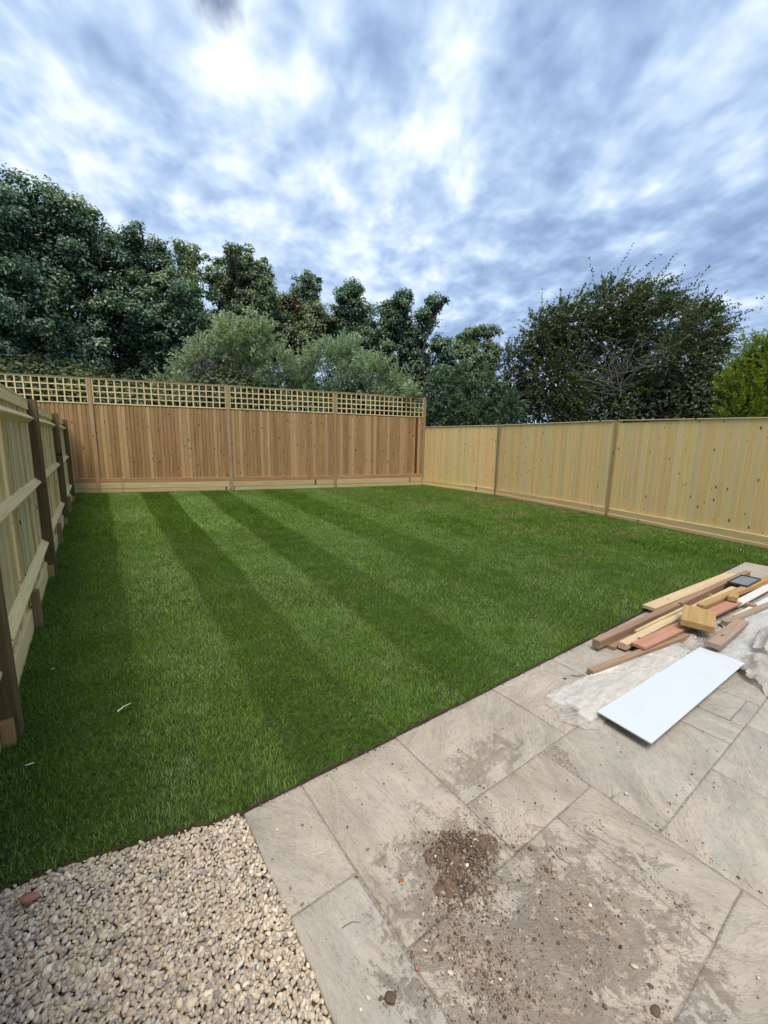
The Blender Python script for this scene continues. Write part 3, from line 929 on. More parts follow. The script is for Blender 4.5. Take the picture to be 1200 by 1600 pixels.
tag(link('gravel', me), 'cream and tan rounded gravel bed between the lawn edge and the patio', 'gravel', kind='stuff')
gb = [(x, y, -0.026) for x, y in gravel_poly]
me = pymesh('gravel_bed', gb, [tuple(range(len(gb)))])
tag(link('gravel_bed', me, None, M['edge_soil']), kind='structure')


def single_stone(name, x, y, size, seed, color, label, cat='stone', group=None, z=0.0, stretch=(1, 1, 1), flat=0.35, angular=0.35, top=True, scale_z=1.0, parent=None, rough_soil=None):
    rr = np.random.default_rng(seed)
    co, tr, nv = stones(np.array([[0, 0, 0.0]]), np.array([size]), rr, 2, flat, angular)
    co = co * np.array(stretch)
    co[:, 2] -= co[:, 2].min() + 0.001
    n_ = len(co)
    me = npmesh(name, co, tr, smooth=True, attrs={'tint': np.full(n_, rr.random()), 'bright': np.full(n_, 1.0)})
    o = link(name, me, parent, color)
    o.location = (x, y, z)
    if label: tag(o, label, cat, group)
    return o


def tint_mat(name, c, rough=0.75):
    m, N = new_mat(name)
    t = N.n('ShaderNodeTexCoord').outputs['Object']
    a = N.noise(t, 120, 5, 0.65)
    finish(N, N.mix(a, tuple(v * 0.65 for v in c), tuple(min(1, v * 1.25) for v in c)), rough, a, 0.5, 0.003, 0.3)
    return m


SM = {'cream': tint_mat('stone_cream', (0.58, 0.49, 0.36)), 'buff': tint_mat('stone_buff', (0.36, 0.28, 0.20)), 'grey': tint_mat('stone_grey', (0.24, 0.20, 0.17)),
      'rust': tint_mat('stone_rust', (0.30, 0.11, 0.045)), 'white': tint_mat('stone_white', (0.70, 0.64, 0.52)), 'clod': tint_mat('soil_clod', (0.12, 0.083, 0.056), 0.95), 'brick': tint_mat('brick_bit', (0.38, 0.185, 0.12))}
# reddish stone among the gravel by the turf
single_stone('stone', -0.215, 1.585, 0.030, 5, SM['brick'], 'large flat reddish brown stone lying on the gravel by the lawn edge', 'stone', None, 0.0, (1.25, 0.9, 0.7), 0.2, 0.55)

# ------------------------------------------------------------------ soil heap on the patio
def soil_heap():
    nu = 70
    vs, fs = [], []
    cx, cy = 1.03, 0.845
    for j in range(nu + 1):
        for i in range(nu + 1):
            x = -0.19 + 0.38 * i / nu; y = -0.17 + 0.34 * j / nu
            q = min(math.hypot(x / 0.135, (y - .01) / 0.095), math.hypot((x + .045) / 0.085, (y + .085) / 0.085) + .25, math.hypot((x - .10) / 0.07, (y + .01) / 0.07) + .2)
            nz = mnoise.noise(Vector((x * 14, y * 14, 2.2)))
            nf = mnoise.noise(Vector((x * 60, y * 60, 5.2))); nff = mnoise.noise(Vector((x * 150, y * 150, 9.2)))
            h = 0.027 * max(0, 1 - q + 0.5 * nz + 0.22 * nf) ** 1.15
            z = h + (0.009 * nf + 0.009 * nff) * min(1, h / 0.006) - 0.0045 + 0.004 * nz
            vs.append((x, y, max(z, -0.012)))
    n1 = nu + 1
    for j in range(nu):
        for i in range(nu):
            a = j * n1 + i
            fs.append((a, a + 1, a + n1 + 1, a + n1))
    me = pymesh('soil_heap', vs, fs, True)
    o = link('soil_heap', me, None, M['soil'])
    o.location = (cx, cy, 0.0)
    o.rotation_euler = (0, 0, -0.5)
    tag(o, 'low heap of loose brown soil and grit spilt on the patio slabs', 'soil')
soil_heap()

r = np.random.default_rng(9)
def scatter(cx, cy, sx, sy, n):
    return np.column_stack([r.normal(cx, sx, n), r.normal(cy, sy, n)])
crumb = np.concatenate([scatter(1.03, .85, .085, .06, 1600), scatter(1.01, .82, .13, .09, 1100), scatter(0.95, .745, .06, .05, 1300), scatter(.86, .64, .07, .09, 1500), scatter(.84, .53, .05, .05, 500), scatter(.75, .6, .08, .08, 400), scatter(1.22, .62, .07, .05, 220), scatter(1.15, .42, .13, .12, 420), scatter(1.35, .45, .12, .15, 240),
                        scatter(.82, .5, .13, .13, 330), scatter(1.0, .58, .12, .1, 260), scatter(1.12, .235, .03, .02, 150), scatter(.576, .683, .018, .014, 120), scatter(1.3, .9, .35, .3, 260), scatter(1.55, .585, .02, .015, 40), scatter(2.1, .46, .3, .012, 70), scatter(1.49, .32, .012, .1, 60), scatter(1.76, .3, .01, .12, 60), scatter(2.12, 1.08, .04, .05, 40),
                        np.column_stack([r.uniform(.5, 3.2, 260), r.uniform(.2, 1.47, 260)])])
# soil kicked along the turf edge
ex = r.uniform(.46, 5.5, 900)
edge = np.array([pat(u, 1.49 - abs(v))[:2] for u, v in zip(ex, r.normal(0, 0.014, 900))])
crumb = np.concatenate([crumb, edge])
crumb = crumb[inside(crumb, [pat(.46, -.2)[:2], pat(6, -.2)[:2], pat(6, 1.487)[:2], pat(.46, 1.487)[:2]])]
size = 0.0018 * r.lognormal(0, 0.6, len(crumb))
size = np.clip(size, 0.0008, 0.0085)
def heap_z(P_):
    a_, b_ = P_[:, 0] - 1.03, P_[:, 1] - .845
    c5, s5 = math.cos(.5), math.sin(.5)
    u_, v_ = a_ * c5 - b_ * s5, a_ * s5 + b_ * c5
    q_ = np.minimum(np.hypot(u_ / .135, (v_ - .01) / .095), np.hypot((u_ + .045) / .085, (v_ + .085) / .085) + .25)
    return 0.028 * np.clip(1 - q_, 0, 1)
size = np.where(heap_z(crumb) > 0.001, size * 1.35, size)
co, tr, nv = stones(np.column_stack([crumb, heap_z(crumb) + size * 0.5]), size, r, 1, 0.8, 0.4)
# those on the heap sit on its surface
me = npmesh('soil_crumbs', co, tr, attrs={'tint': np.repeat(r.random(len(crumb)), nv)})
me.materials.append(M['crumb'])
tag(link('soil_crumbs', me), 'brown soil crumbs and grit scattered over the patio slabs', 'soil', kind='stuff')
grit = np.concatenate([scatter(1.03, .85, .085, .06, 90), scatter(.85, .62, .1, .12, 60), scatter(1.1, .5, .2, .15, 50), np.column_stack([r.uniform(.5, 2.2, 40), r.uniform(.2, 1.4, 40)])])
size = np.clip(0.0026 * r.lognormal(0, 0.35, len(grit)), .0012, .005)
on = np.hypot((grit[:, 0] - 1.03) / .15, (grit[:, 1] - .845) / .12)
co, tr, nv = stones(np.column_stack([grit, size * .5 + 0.016 * np.clip(1 - on, 0, 1)]), size, r, 1, 0.6, 0.4)
me = npmesh('grit', co, tr, attrs={'tint': np.repeat(r.random(len(grit)), nv), 'bright': np.repeat(r.uniform(.6, 1, len(grit)), nv)})
me.materials.append(M['pebble'])
tag(link('grit', me), 'fine pale grit sprinkled through the spilt soil on the patio', 'grit', kind='stuff')

# individual loose stones: x, y, half size, colour, label
G = 'loose stones on the patio'
ST = [(1.09, .925, .0095, 'grey', 'grey rounded stone at the far rim of the soil heap'),
      (1.115, .845, .0105, 'white', 'pale chipped stone on the right shoulder of the soil heap'),
      (.95, .89, .0095, 'cream', 'cream oval stone on the left side of the soil heap'),
      (1.015, .80, .0105, 'white', 'bright white angular stone at the near foot of the soil heap'),
      (.885, .905, .011, 'grey', 'brown grey round stone left of the soil heap'),
      (.80, .905, .0095, 'rust', 'orange brown round stone left of the soil heap'),
      (.96, .765, .0095, 'grey', 'dark round stone, one of a pair below the soil heap'),
      (.985, .752, .008, 'grey', 'smaller dark stone of the pair below the soil heap'),
      (.885, .79, .0105, 'buff', 'buff angular stone below the soil heap, left of its neighbour'),
      (.912, .772, .011, 'buff', 'buff wedge shaped stone below the soil heap, right of its neighbour'),
      (1.02, .705, .013, 'buff', 'half buried buff stone right of centre below the soil heap'),
      (.91, .73, .007, 'cream', 'small cream stone in the middle of the soil trail'),
      (.965, .69, .0085, 'cream', 'upright cream stone right of the soil trail'),
      (.92, .68, .0085, 'grey', 'grey brown stone in the middle of the soil trail'),
      (.79, .785, .007, 'cream', 'small cream stone at the left edge of the soil trail'),
      (.80, .715, .0125, 'grey', 'dull grey stone halfway down the soil trail'),
      (.985, .615, .008, 'grey', 'dark brown stone at the right edge of the soil trail'),
      (1.145, .762, .0085, 'grey', 'dark stone beside the slab joint right of the soil heap'),
      (.665, .79, .007, 'buff', 'small buff stone far left of the soil trail'),
      (.742, .722, .0075, 'cream', 'upper stone of a cream pair on the left of the soil trail'),
      (.728, .708, .008, 'cream', 'lower stone of a cream pair on the left of the soil trail'),
      (.802, .64, .0095, 'buff', 'left stone of a buff pair low in the soil trail'),
      (.822, .632, .0075, 'buff', 'right stone of a buff pair low in the soil trail'),
      (.775, .65, .009, 'cream', 'narrow pale stone low in the soil trail'),
      (.68, .69, .0095, 'brick', 'pinkish brick fragment at the left edge of the spilt soil'),
      (.748, .625, .011, 'cream', 'cream pointed stone near the bottom of the soil trail'),
      (.826, .54, .010, 'cream', 'cream stone in the lower right cluster of soil'),
      (.853, .532, .0085, 'white', 'white triangular chip in the lower right cluster of soil'),
      (.826, .562, .010, 'clod', 'dark soil clod in the lower right cluster'),
      (.68, .60, .0085, 'buff', 'buff stone near the bottom edge of the photo beside the soil'),
      (.59, .65, .008, 'buff', 'small buff stone next to the dark round clod'),
      (.53, .72, .009, 'cream', 'cream round stone at the lower left of the patio'),
      (.50, .715, .006, 'white', 'tiny white stone at the lower left of the patio'),
      (.94, .52, .009, 'buff', 'buff egg shaped stone right of the lower soil'),
      (1.0, .57, .0085, 'buff', 'buff stone, first of three in a row right of the soil trail'),
      (1.0, .548, .0085, 'buff', 'buff stone, second of three in a row right of the soil trail'),
      (1.015, .528, .0095, 'clod', 'dark clod, last of three in a row right of the soil trail'),
      (1.225, .672, .0075, 'cream', 'small cream stone near the joint right of the soil heap'),
      (1.215, .64, .009, 'buff', 'buff stone beside the dark clods right of the soil heap'),
      (1.235, .622, .011, 'clod', 'larger dark soil clod right of the soil heap'),
      (1.262, .608, .010, 'buff', 'long buff stone beside the dark clods right of the soil heap'),
      (1.13, .57, .009, 'grey', 'dark stone alone on the central slab'),
      (1.32, .505, .010, 'buff', 'rounded buff stone in the middle of the large central slab'),
      (1.25, .475, .008, 'white', 'white stone in the middle of the large central slab'),
      (1.19, .315, .0135, 'cream', 'largest cream stone, egg shaped, on the near right slab'),
      (1.82, .60, .0095, 'cream', 'cream stone near the joint towards the white panel'),
      (1.45, .09, .007, 'cream', 'small yellowish stone on the bottom right slab'),
      (1.12, .518, .007, 'cream', 'small cream stone in the lower middle of the central slab'),
      (1.18, .268, .0085, 'clod', 'dark clod near the bottom joint'),
      (1.0, 1.27, .0075, 'clod', 'dark crumb alone on the slab beside the lawn edge'),
      (.53, 1.34, .010, 'cream', 'pale pebble on the corner slab nearest the gravel'),
      (.62, 1.30, .0065, 'clod', 'small dark clod on the corner slab by the gravel'),
      (.47, 1.24, .006, 'clod', 'small dark clod on the gravel side edge of the patio'),
      (.48, 1.11, .008, 'grey', 'grey pebble on the slab edge beside the gravel'),
      (.49, 1.04, .0095, 'grey', 'grey pebble sitting at the slab joint beside the gravel'),
      (.475, 1.065, .007, 'buff', 'buff pebble just above the slab joint beside the gravel'),
      (.68, 1.01, .0065, 'clod', 'small dark clod where two slab joints meet'),
      (1.34, .99, .0065, 'clod', 'dark speck of soil on the slab right of the heap'),
      (1.27, .955, .0055, 'white', 'small white chip in the slab joint'),
      (.576, .683, .020, 'clod', 'large dark round clod of soil near the bottom of the photo'),
      (1.132, .237, .017, 'clod', 'dark crumbly clod at the bottom slab joint'),
      (2.13, 1.085, .012, 'clod', 'dark clod of soil by the end of the white boards')]
for i, (x, y, s, cname, lab) in enumerate(ST):
    zz = 0.017 * max(0, 1 - math.hypot((x - 1.03) / .16, (y - .845) / .125))
    single_stone('soil_clod' if cname == 'clod' else ('brick_fragment' if cname == 'brick' else 'stone'), x, y, s * 0.92, 100 + i, SM[cname], lab, 'soil clod' if cname == 'clod' else 'stone', G, zz, angular=0.5 if cname in ('white', 'cream') else 0.28, stretch=(1, 1, .75))

# dry moss / straw tuft and twigs
def twig(pts, rad, mat, label, cat='twig', name='twig'):
    cu = bpy.data.curves.new(name, 'CURVE'); cu.dimensions = '3D'
    s_ = cu.splines.new('POLY'); s_.points.add(len(pts) - 1)
    for i, p_ in enumerate(pts):
        s_.points[i].co = (*p_, 1); s_.points[i].radius = 1 - 0.6 * i / (len(pts) - 1)
    cu.bevel_depth = rad; cu.bevel_resolution = 1
    o = bpy.data.objects.new(name, cu); col.objects.link(o)
    dg = bpy.context.evaluated_depsgraph_get()
    me = bpy.data.meshes.new_from_object(o.evaluated_get(dg))
    bpy.data.objects.remove(o)
    me.materials.clear()
    o = link(name, me, None, mat)
    tag(o, label, cat)
    return o
twig([(.56, .905, .003), (.59, .90, .006), (.615, .883, .004)], .0013, SM['clod'], 'thin dark curved twig on the lower left slab')
twig([(1.33, .665, .003), (1.315, .62, .004), (1.325, .58, .003)], .0016, SM['clod'], 'dark root strand lying on the central slab')
twig([(.69, .73, .003), (.68, .70, .005), (.675, .665, .003)], .0012, SM['buff'], 'thin pale straw stalk beside the brick fragment')


# ------------------------------------------------------------------ fences
def feather_prof(w, t0=0.006, t1=0.017):
    """wedge board: local y across, local z outward"""
    return [(-w / 2, 0), (w / 2, 0), (w / 2, t0), (-w / 2, t1)]


def fence_bay(parent, A, B, normal, z0, z1, mat, cover, wid, setback, meshes, seed, skip=None, mats=None, jig=0.004, names='board', flip=1, tl=0.085):
    """feather-edge boards between two points; normal = outward 2D direction of the boards' face"""
    rr = random.Random(seed)
    A, B = Vector(A), Vector(B)
    d = (B - A); L = d.length; d.normalize()
    n = int(round(L / cover))
    cov = L / n
    X = Vector((0, 0, 1)); Zv = Vector((normal[0], normal[1], 0)).normalized(); Yv = Zv.cross(X)
    for i in range(n):
        c = A + d * (cov * (i + 0.5)) + Vector((0, 0))
        k = rr.randrange(len(meshes))
        o = link(names, meshes[k], parent, mat)
        m_ = mat
        if mats:
            m_ = mats(i, n, rr) or mat
        if m_ is not mat:
            o.material_slots[0].link = 'OBJECT'; o.material_slots[0].material = m_
        tiltx = rr.uniform(-jig, jig)
        zz = (z0 + z1) / 2 + rr.uniform(-0.003, 0.003)
        P = Vector((c.x, c.y, zz)) + Zv * (setback + rr.uniform(-0.001, 0.0015))
        mt = Matrix((X, Yv, Zv)).transposed().to_4x4()
        mt = mt @ Matrix.Rotation(-tl * flip + rr.uniform(-.012, .012), 4, 'X')
        mt = mt @ Matrix.Rotation(tiltx, 4, 'Z')
        mt.translation = P
        o.matrix_local = mt


def board_meshes(L, w, mat, k=4, name='board', t=0.016):
    out = []
    for i in range(k):
        me = profile_bar(name, L, feather_prof(w, 0.005, t), 4, 0.0009, i)
        me.materials.append(mat)
        out.append(me)
    return out


def post(parent, x, y, h, w, mat, rz=0.0, lean=(0, 0), name='post', z0=-0.1):
    prof = rect_prof(w, w, 0.005)
    o = bar_between(name, (x, y, z0), (x + lean[0], y + lean[1], h), w, w, mat, parent, roll_up=(math.cos(rz), math.sin(rz), 0), prof=prof, seg=3, wob=0.0008)
    return o


V2 = lambda p: Vector((p[0], p[1]))
# ---- left fence: seen from its rail side
lf = empty('fence')
tag(lf, 'pale green tinted closeboard fence seen from its rail side along the left of the lawn', 'fence')
lb = board_meshes(1.62, 0.086, M['left_board'], t=0.016)
LFP = LF + [LF_END]
tri = [(0.0, -0.048), (0.0, 0.048), (0.055, 0.006), (0.055, -0.006)]
for i in range(len(LF)):
    A, B = V2(LFP[i]), V2(LFP[i + 1])
    d = (B - A).normalized(); nrm = Vector((d.y, -d.x))          # +X side, towards the lawn
    ps = Vector((A.x, A.y)) - nrm * 0.045
    post(lf, ps.x, ps.y, 1.85, 0.095, M['left_post'], math.atan2(nrm.y, nrm.x), lean=(random.uniform(-.008, .008), random.uniform(-.01, .01)))
    # boards are fixed on the far side of the rails; here their backs are seen
    off = -0.100
    fence_bay(lf, A + nrm * off, B + nrm * off, (-nrm.x, -nrm.y), 0.17, 1.79, M['left_board'], 0.074, 0.125, 0.0, lb, 50 + i, flip=-1, tl=0.36, jig=.009)
    a3 = lambda p, o_, z: (p.x + nrm.x * o_, p.y + nrm.y * o_, z)
    for (z, mm, nm) in ((1.655, M['left_rail'], 'arris_rail'), (1.02, M['left_rail'], 'arris_rail'), (0.37, M['left_rail'], 'arris_rail')):
        sag = random.uniform(-.012, .012)
        # triangular rail: flat back on the boards, ridge towards the lawn; the low ones show their upper slope
        prof = [(-0.050, 0.0), (0.050, 0.0), (0.006, 0.055), (-0.006, 0.055)]
        s_ = A + d * 0.045; e_ = B - d * 0.045
        bar_between(nm, a3(s_, off + 0.010, z + sag), a3(e_, off + 0.010, z - sag * .5), 0.05, 0.05, mm, lf, roll_up=(nrm.x, nrm.y, 0), prof=prof, seg=5, wob=0.0015, seed=i)
    # top fascia and cap
    s_ = A + d * 0.048; e_ = B - d * 0.048
    bar_between('top_rail', a3(s_, off + 0.020, 1.785), a3(e_, off + 0.020, 1.785), 0.022, 0.085, M['left_rail'], lf, seg=3, wob=0.001, seed=i)
    bar_between('capping_rail', a3(s_, off + 0.002, 1.838), a3(e_, off + 0.002, 1.838), 0.062, 0.018, M['left_rail'], lf, seg=3, wob=0.001, seed=i)
    bar_between('gravel_board', a3(s_, off + 0.018, 0.085), a3(e_, off + 0.018, 0.085), 0.026, 0.17, M['left_rail'], lf, seg=3, wob=0.0015, seed=i)
    # short centre stump that holds the gravel board, and a cleat by the post
    mid = A + d * ((B - A).length * 0.5) + nrm * (off + 0.056)
    bar_between('stump', (mid.x, mid.y, -0.1), (mid.x, mid.y, 0.30), 0.09, 0.05, M['left_stump'], lf, roll_up=(nrm.x, nrm.y, 0))
    cl = A - d * 0.075 + nrm * (off + 0.058)
    bar_between('cleat', (cl.x, cl.y, -0.05), (cl.x, cl.y, 0.13), 0.045, 0.05, M['pile_ochre'], lf, roll_up=(nrm.x, nrm.y, 0))

# ---- back fence with trellis
bf = empty('fence')
tag(bf, 'tall brown closeboard fence with square trellis on top across the back of the lawn', 'fence')
bb = board_meshes(1.92, 0.120, M['back_board'], t=0.015)
tr_v = profile_bar('slat', 0.60, rect_prof(0.030, 0.014, 0.002)); tr_v.materials.append(M['trellis'])
for i in range(len(BF)):
    A = V2(BF[i])
    if i < len(BF) - 1:
        B = V2(BF[i + 1]); d = (B - A).normalized()
    nrm = Vector((d.y, -d.x))
    if nrm.y > 0: nrm = -nrm
    pc = A + nrm * (-0.050)
    post(bf, pc.x, pc.y, 2.97, 0.095, M['back_post'], math.atan2(nrm.y, nrm.x), lean=(random.uniform(-.01, .01), 0))
    if i == len(BF) - 1: break
    a3 = lambda p, o_, z: (p.x + nrm.x * o_, p.y + nrm.y * o_, z)
    s_ = A + d * 0.05; e_ = B - d * 0.05
    last = (i == len(BF) - 2)
    def mm(k, n_, rr, last=last):
        if last and k == n_ - 3: return M['back_dark']
        return None
    fence_bay(bf, s_ + nrm * -0.055, e_ + nrm * -0.055, (nrm.x, nrm.y), 0.385, 2.305, M['back_board'], 0.098, 0.122, 0.0, bb, 80 + i, mats=mm, tl=0.085)
    bar_between('base_rail', a3(s_, -0.028, 0.325), a3(e_, -0.028, 0.325), 0.03, 0.122, M['back_rail'], bf, seg=3, wob=0.001, seed=i, c=0.004)
    bar_between('gravel_board', a3(s_, -0.020, 0.185), a3(e_, -0.020, 0.185), 0.035, 0.148, M['back_gravel'], bf, seg=4, wob=0.002, seed=i, c=0.004)
    bar_between('gravel_board', a3(s_, -0.024, 0.045), a3(e_, -0.024, 0.045), 0.035, 0.120, M['back_gravel'], bf, seg=4, wob=0.002, seed=i + 9, c=0.004)
    for z_ in (0.75, 1.35, 2.0):
        bar_between('arris_rail', a3(s_, -0.095, z_), a3(e_, -0.095, z_), 0.05, 0.07, M['back_board'], bf)
    # trellis panel
    tp = empty('trellis_panel'); tp.parent = bf
    L = (e_ - s_).length
    z0, z1 = 2.335, 2.925
    o_ = -0.045
    bar_between('frame_rail', a3(s_, o_, z1 + .012), a3(e_, o_, z1 + .012), 0.034, 0.030, M['trellis'], tp)
    bar_between('frame_rail', a3(s_, o_, z0 - .006), a3(e_, o_, z0 - .006), 0.034, 0.028, M['trellis'], tp)
    bar_between('capping_rail', a3(s_, o_, z1 + .036), a3(e_, o_, z1 + .036), 0.055, 0.016, M['back_post'], tp)
    nn = 19
    for k in range(1, nn):
        q = s_ + d * (L * k / nn)
        oo = link('slat', tr_v, tp)
        mt = Matrix((Vector((0, 0, 1)), Vector((-d.x, -d.y, 0)), Vector((nrm.x, nrm.y, 0)))).transposed().to_4x4()
        mt.translation = Vector(a3(q, o_ + 0.007, (z0 + z1) / 2 + random.uniform(-.001, .001)))
        oo.matrix_local = mt @ Matrix.Rotation(random.uniform(-.006, .006), 4, 'Z')
    for k in range(1, 4):
        z_ = z0 + (z1 - z0) * k / 4
        bar_between('slat', a3(s_, o_ - .006, z_ + random.uniform(-.003, .003)), a3(e_, o_ - .006, z_ + random.uniform(-.003, .003)), 0.014, 0.028, M['trellis'], tp, c=0.002)
    for q, dd in ((s_, 0.012), (e_, -0.012)):
        qq = q + d * dd
        bar_between('frame_rail', a3(qq, o_, z0 + .008), a3(qq, o_, z1 - .003), 0.024, 0.034, M['trellis'], tp, roll_up=(nrm.x, nrm.y, 0))

# ---- right fence, board side, new yellow timber
rf = empty('fence')
tag(rf, 'new yellow closeboard fence with capping rail along the right of the lawn', 'fence')
rb = board_meshes(1.80, 0.122, M['new_board'], t=0.0065)
RFH = [2.0, 2.0, 2.0, 1.93, 1.90]
for i in range(len(RF)):
    A = V2(RF[i])
    if i < len(RF) - 1:
        B = V2(RF[i + 1]); d = (B - A).normalized()
    nrm = Vector((d.y, -d.x))
    if nrm.x > 0: nrm = -nrm
    pc = A + nrm * (-0.050)
    if i > 0:
        post(rf, pc.x, pc.y, RFH[i], 0.10, M['new_post'], math.atan2(nrm.y, nrm.x), lean=(random.uniform(-.02, .01), random.uniform(-.03, .01)))
    if i == len(RF) - 1: break
    ha, hb = RFH[i], RFH[i + 1]
    a3 = lambda p, o_, z: (p.x + nrm.x * o_, p.y + nrm.y * o_, z)
    s_ = A + d * (0.052 if i else 0.0); e_ = B - d * 0.052
    top = (ha + hb) / 2 - 0.02
    fence_bay(rf, s_ + nrm * -0.036, e_ + nrm * -0.036, (nrm.x, nrm.y), top - 1.80, top, M['new_board'], 0.108, 0.124, 0.0, rb, 120 + i, flip=1, jig=.0012, tl=0.020)
    bar_between('capping_rail', a3(s_, -0.040, ha - .004), a3(e_, -0.040, hb - .004), 0.060, 0.020, M['new_rail'], rf, seg=4, wob=0.001, seed=i)
    bar_between('gravel_board', a3(s_, -0.008, 0.095), a3(e_, -0.008, 0.105), 0.035, 0.150, M['new_rail'], rf, seg=4, wob=0.003, seed=i, c=0.004)
    ex_ = 1.0
    bar_between('gravel_board', a3(s_, 0.012, 0.018), a3(e_, 0.004, 0.020), 0.035, 0.085, M['new_post' if i == 99 else 'new_rail'], rf, seg=4, wob=0.003, seed=i + 20, c=0.004)
    for z_ in (0.45, 1.05, 1.65):
        bar_between('arris_rail', a3(s_, -0.075, z_), a3(e_, -0.075, z_), 0.05, 0.07, M['new_rail'], rf)

# ------------------------------------------------------------------ pile of boards and rubbish on the patio
def box_obj(name, c, size, rz, mat, label=None, cat=None, tilt=(0, 0), bev=0.002, parent=None, group=None):
    bm = bmesh.new()
    bmesh.ops.create_cube(bm, size=1.0)
    for v in bm.verts:
        v.co = Vector((v.co.x * size[0], v.co.y * size[1], v.co.z * size[2]))
    bmesh.ops.bevel(bm, geom=list(bm.edges), offset=bev, segments=1, affect='EDGES')
    me = bpy.data.meshes.new(name); bm.to_mesh(me); bm.free()
    o = link(name, me, parent, mat)
    o.location = c
    o.rotation_euler = (tilt[0], tilt[1], rz)
    if label: tag(o, label, cat, group)
    return o


def timber(p0, p1, w, h, mat, label, name='timber', cat='timber', wob=0.0012, seg=5, c=0.003, prof=None):
    """p0,p1 centre of TOP edge line; built downward from there"""
    a = Vector(p0) - Vector((0, 0, h / 2)); b = Vector(p1) - Vector((0, 0, h / 2))
    o = bar_between(name, a, b, w, h, mat, None, seg=seg, wob=wob, c=c, seed=len(label), prof=prof)
    tag(o, label, cat)
    return o


# white boards under the polythene
box_obj('white_board', (2.88, 1.075, 0.012), (1.45, .105, .020), R(-5.5), M['white_board'], 'white trim board farthest back under the clear polythene', 'board', bev=.003)
box_obj('white_board', (2.86, 0.985, 0.016), (1.35, .095, .024), R(-5.5), M['white_board'], 'white trim board in the middle under the clear polythene', 'board', (0, 0.004), bev=.003)
box_obj('white_board', (2.80, 0.915, 0.013), (1.30, .080, .020), R(-4.5), M['white_board'], 'white trim board nearest the big panel under the clear polythene', 'board', bev=.003)
# big white panel: face sheet over a backing
pn = empty('laminate_sheet', (2.86, 0.735, 0.044), R(-3.2))
pn.rotation_euler = (R(-0.6), R(0.5), R(-3.2))
tag(pn, 'long white laminate panel lying in front of the timber pile', 'panel')
def quadplate(name, pts, z0, z1, mat, parent):
    vs = [(x, y, z0) for x, y in pts] + [(x, y, z1) for x, y in pts]
    me = pymesh(name, vs, [(3, 2, 1, 0), (4, 5, 6, 7), (0, 1, 5, 4), (1, 2, 6, 5), (2, 3, 7, 6), (3, 0, 4, 7)])
    bm = bmesh.new(); bm.from_mesh(me)
    bmesh.ops.recalc_face_normals(bm, faces=bm.faces)
    bmesh.ops.bevel(bm, geom=list(bm.edges), offset=.0012, segments=1, affect='EDGES')
    bm.to_mesh(me); bm.free()
    return link(name, me, parent, mat)
quadplate('face_sheet', [(-.68, -.135), (.74, -.115), (.74, .150), (-.66, .150)], 0.0, 0.006, M['white_panel'], pn)
quadplate('backing_sheet', [(-.674, -.128), (.732, -.110), (.732, .145), (-.652, .145)], -0.008, -0.0015, M['white_board'], pn)
box_obj('wooden_block', (2.75, .74, .015), (.10, .09, .030), .3, M['pile_brown'], 'small dark block propping up the long white panel', 'block')
box_obj('wooden_block', (3.35, .72, .013), (.12, .10, .026), .1, M['pile_brown'], 'flat dark block under the far end of the white panel', 'block')
p2 = box_obj('laminate_sheet', (4.45, 0.655, 0.024), (1.75, .27, .010), R(2.0), M['white_panel'], 'second white panel running out of frame beyond the short plank', 'panel', (0.0, -0.004))
# timbers: (x,y,z) of the top centre at each end
timber((2.98, 1.305, .090), (6.18, 1.115, .090), .055, .060, M['pile_brown'], 'longest brown beam, along the lawn side of the pile')
timber((4.08, 1.365, .068), (6.0, 1.215, .068), .11, .028, M['pile_yellow'], 'wide yellow plank behind the longest brown beam', 'plank', 'plank')
timber((3.10, 1.265, .030), (5.30, 1.10, .030), .075, .028, M['pile_brown'], 'flat dark brown board in the shade under the longest beam', 'plank', 'plank')
timber((3.14, 1.185, .070), (5.52, 1.045, .078), .060, .048, M['pile_pale'], 'pale timber with a cut end in the middle of the pile')
timber((3.42, 1.215, .078), (4.25, 1.150, .096), .022, .018, M['pile_yellow'], 'thin yellow lath resting on the pale timber', 'lath', 'lath')
timber((3.18, 1.100, .078), (4.86, .925, .088), .095, .022, M['pile_red'], 'reddish orange plank near the front of the pile', 'plank', 'plank')
timber((2.62, 1.165, .046), (3.88, .950, .056), .045, .045, M['pile_brown'], 'shorter brown batten lying in front of the pile', 'batten', 'timber')
timber((4.42, 1.075, .102), (6.35, .865, .105), .062, .050, M['pile_ochre'], 'tan beam running right past the grey tray')
timber((4.28, .865, .062), (5.75, .640, .066), .050, .045, M['pile_grey'], 'greyish brown timber beside the second white panel')
box_obj('wooden_block', (3.915, .955, .148), (.35, .215, .052), R(14), M['pile_ochre'], 'square ochre wooden block lying on top of the timbers', 'block', (R(1.5), R(-2)), 0.003)
sp = timber((3.60, .765, .105), (4.33, .762, .100), .085, .036, M['pile_grey'], 'short weathered plank resting on the polythene and white panel', 'plank', 'plank')
box_obj('wooden_block', (4.85, .945, .120), (.15, .07, .045), R(8), M['pile_ochre'], 'small tan offcut beside the tan beam', 'block', (0, 0), 0.003)
box_obj('white_board', (5.45, .885, .048), (1.25, .075, .016), R(-4), M['white_board'], 'narrow white board at the far right of the pile', 'board', (0, 0))
box_obj('white_board', (5.05, .805, .020), (1.50, .075, .018), R(-5), M['white_board'], 'grooved white trim board beside the greyish timber', 'board', (0, 0))
# supports that carry the beams
box_obj('wooden_block', (3.55, 1.19, .0125), (.06, .30, .024), R(4), M['pile_brown'], 'brown bearer under the near end of the timber pile', 'block')
box_obj('wooden_block', (5.0, 1.05, .0255), (.06, .50, .05), R(4), M['pile_brown'], 'brown bearer under the far half of the timber pile', 'block')

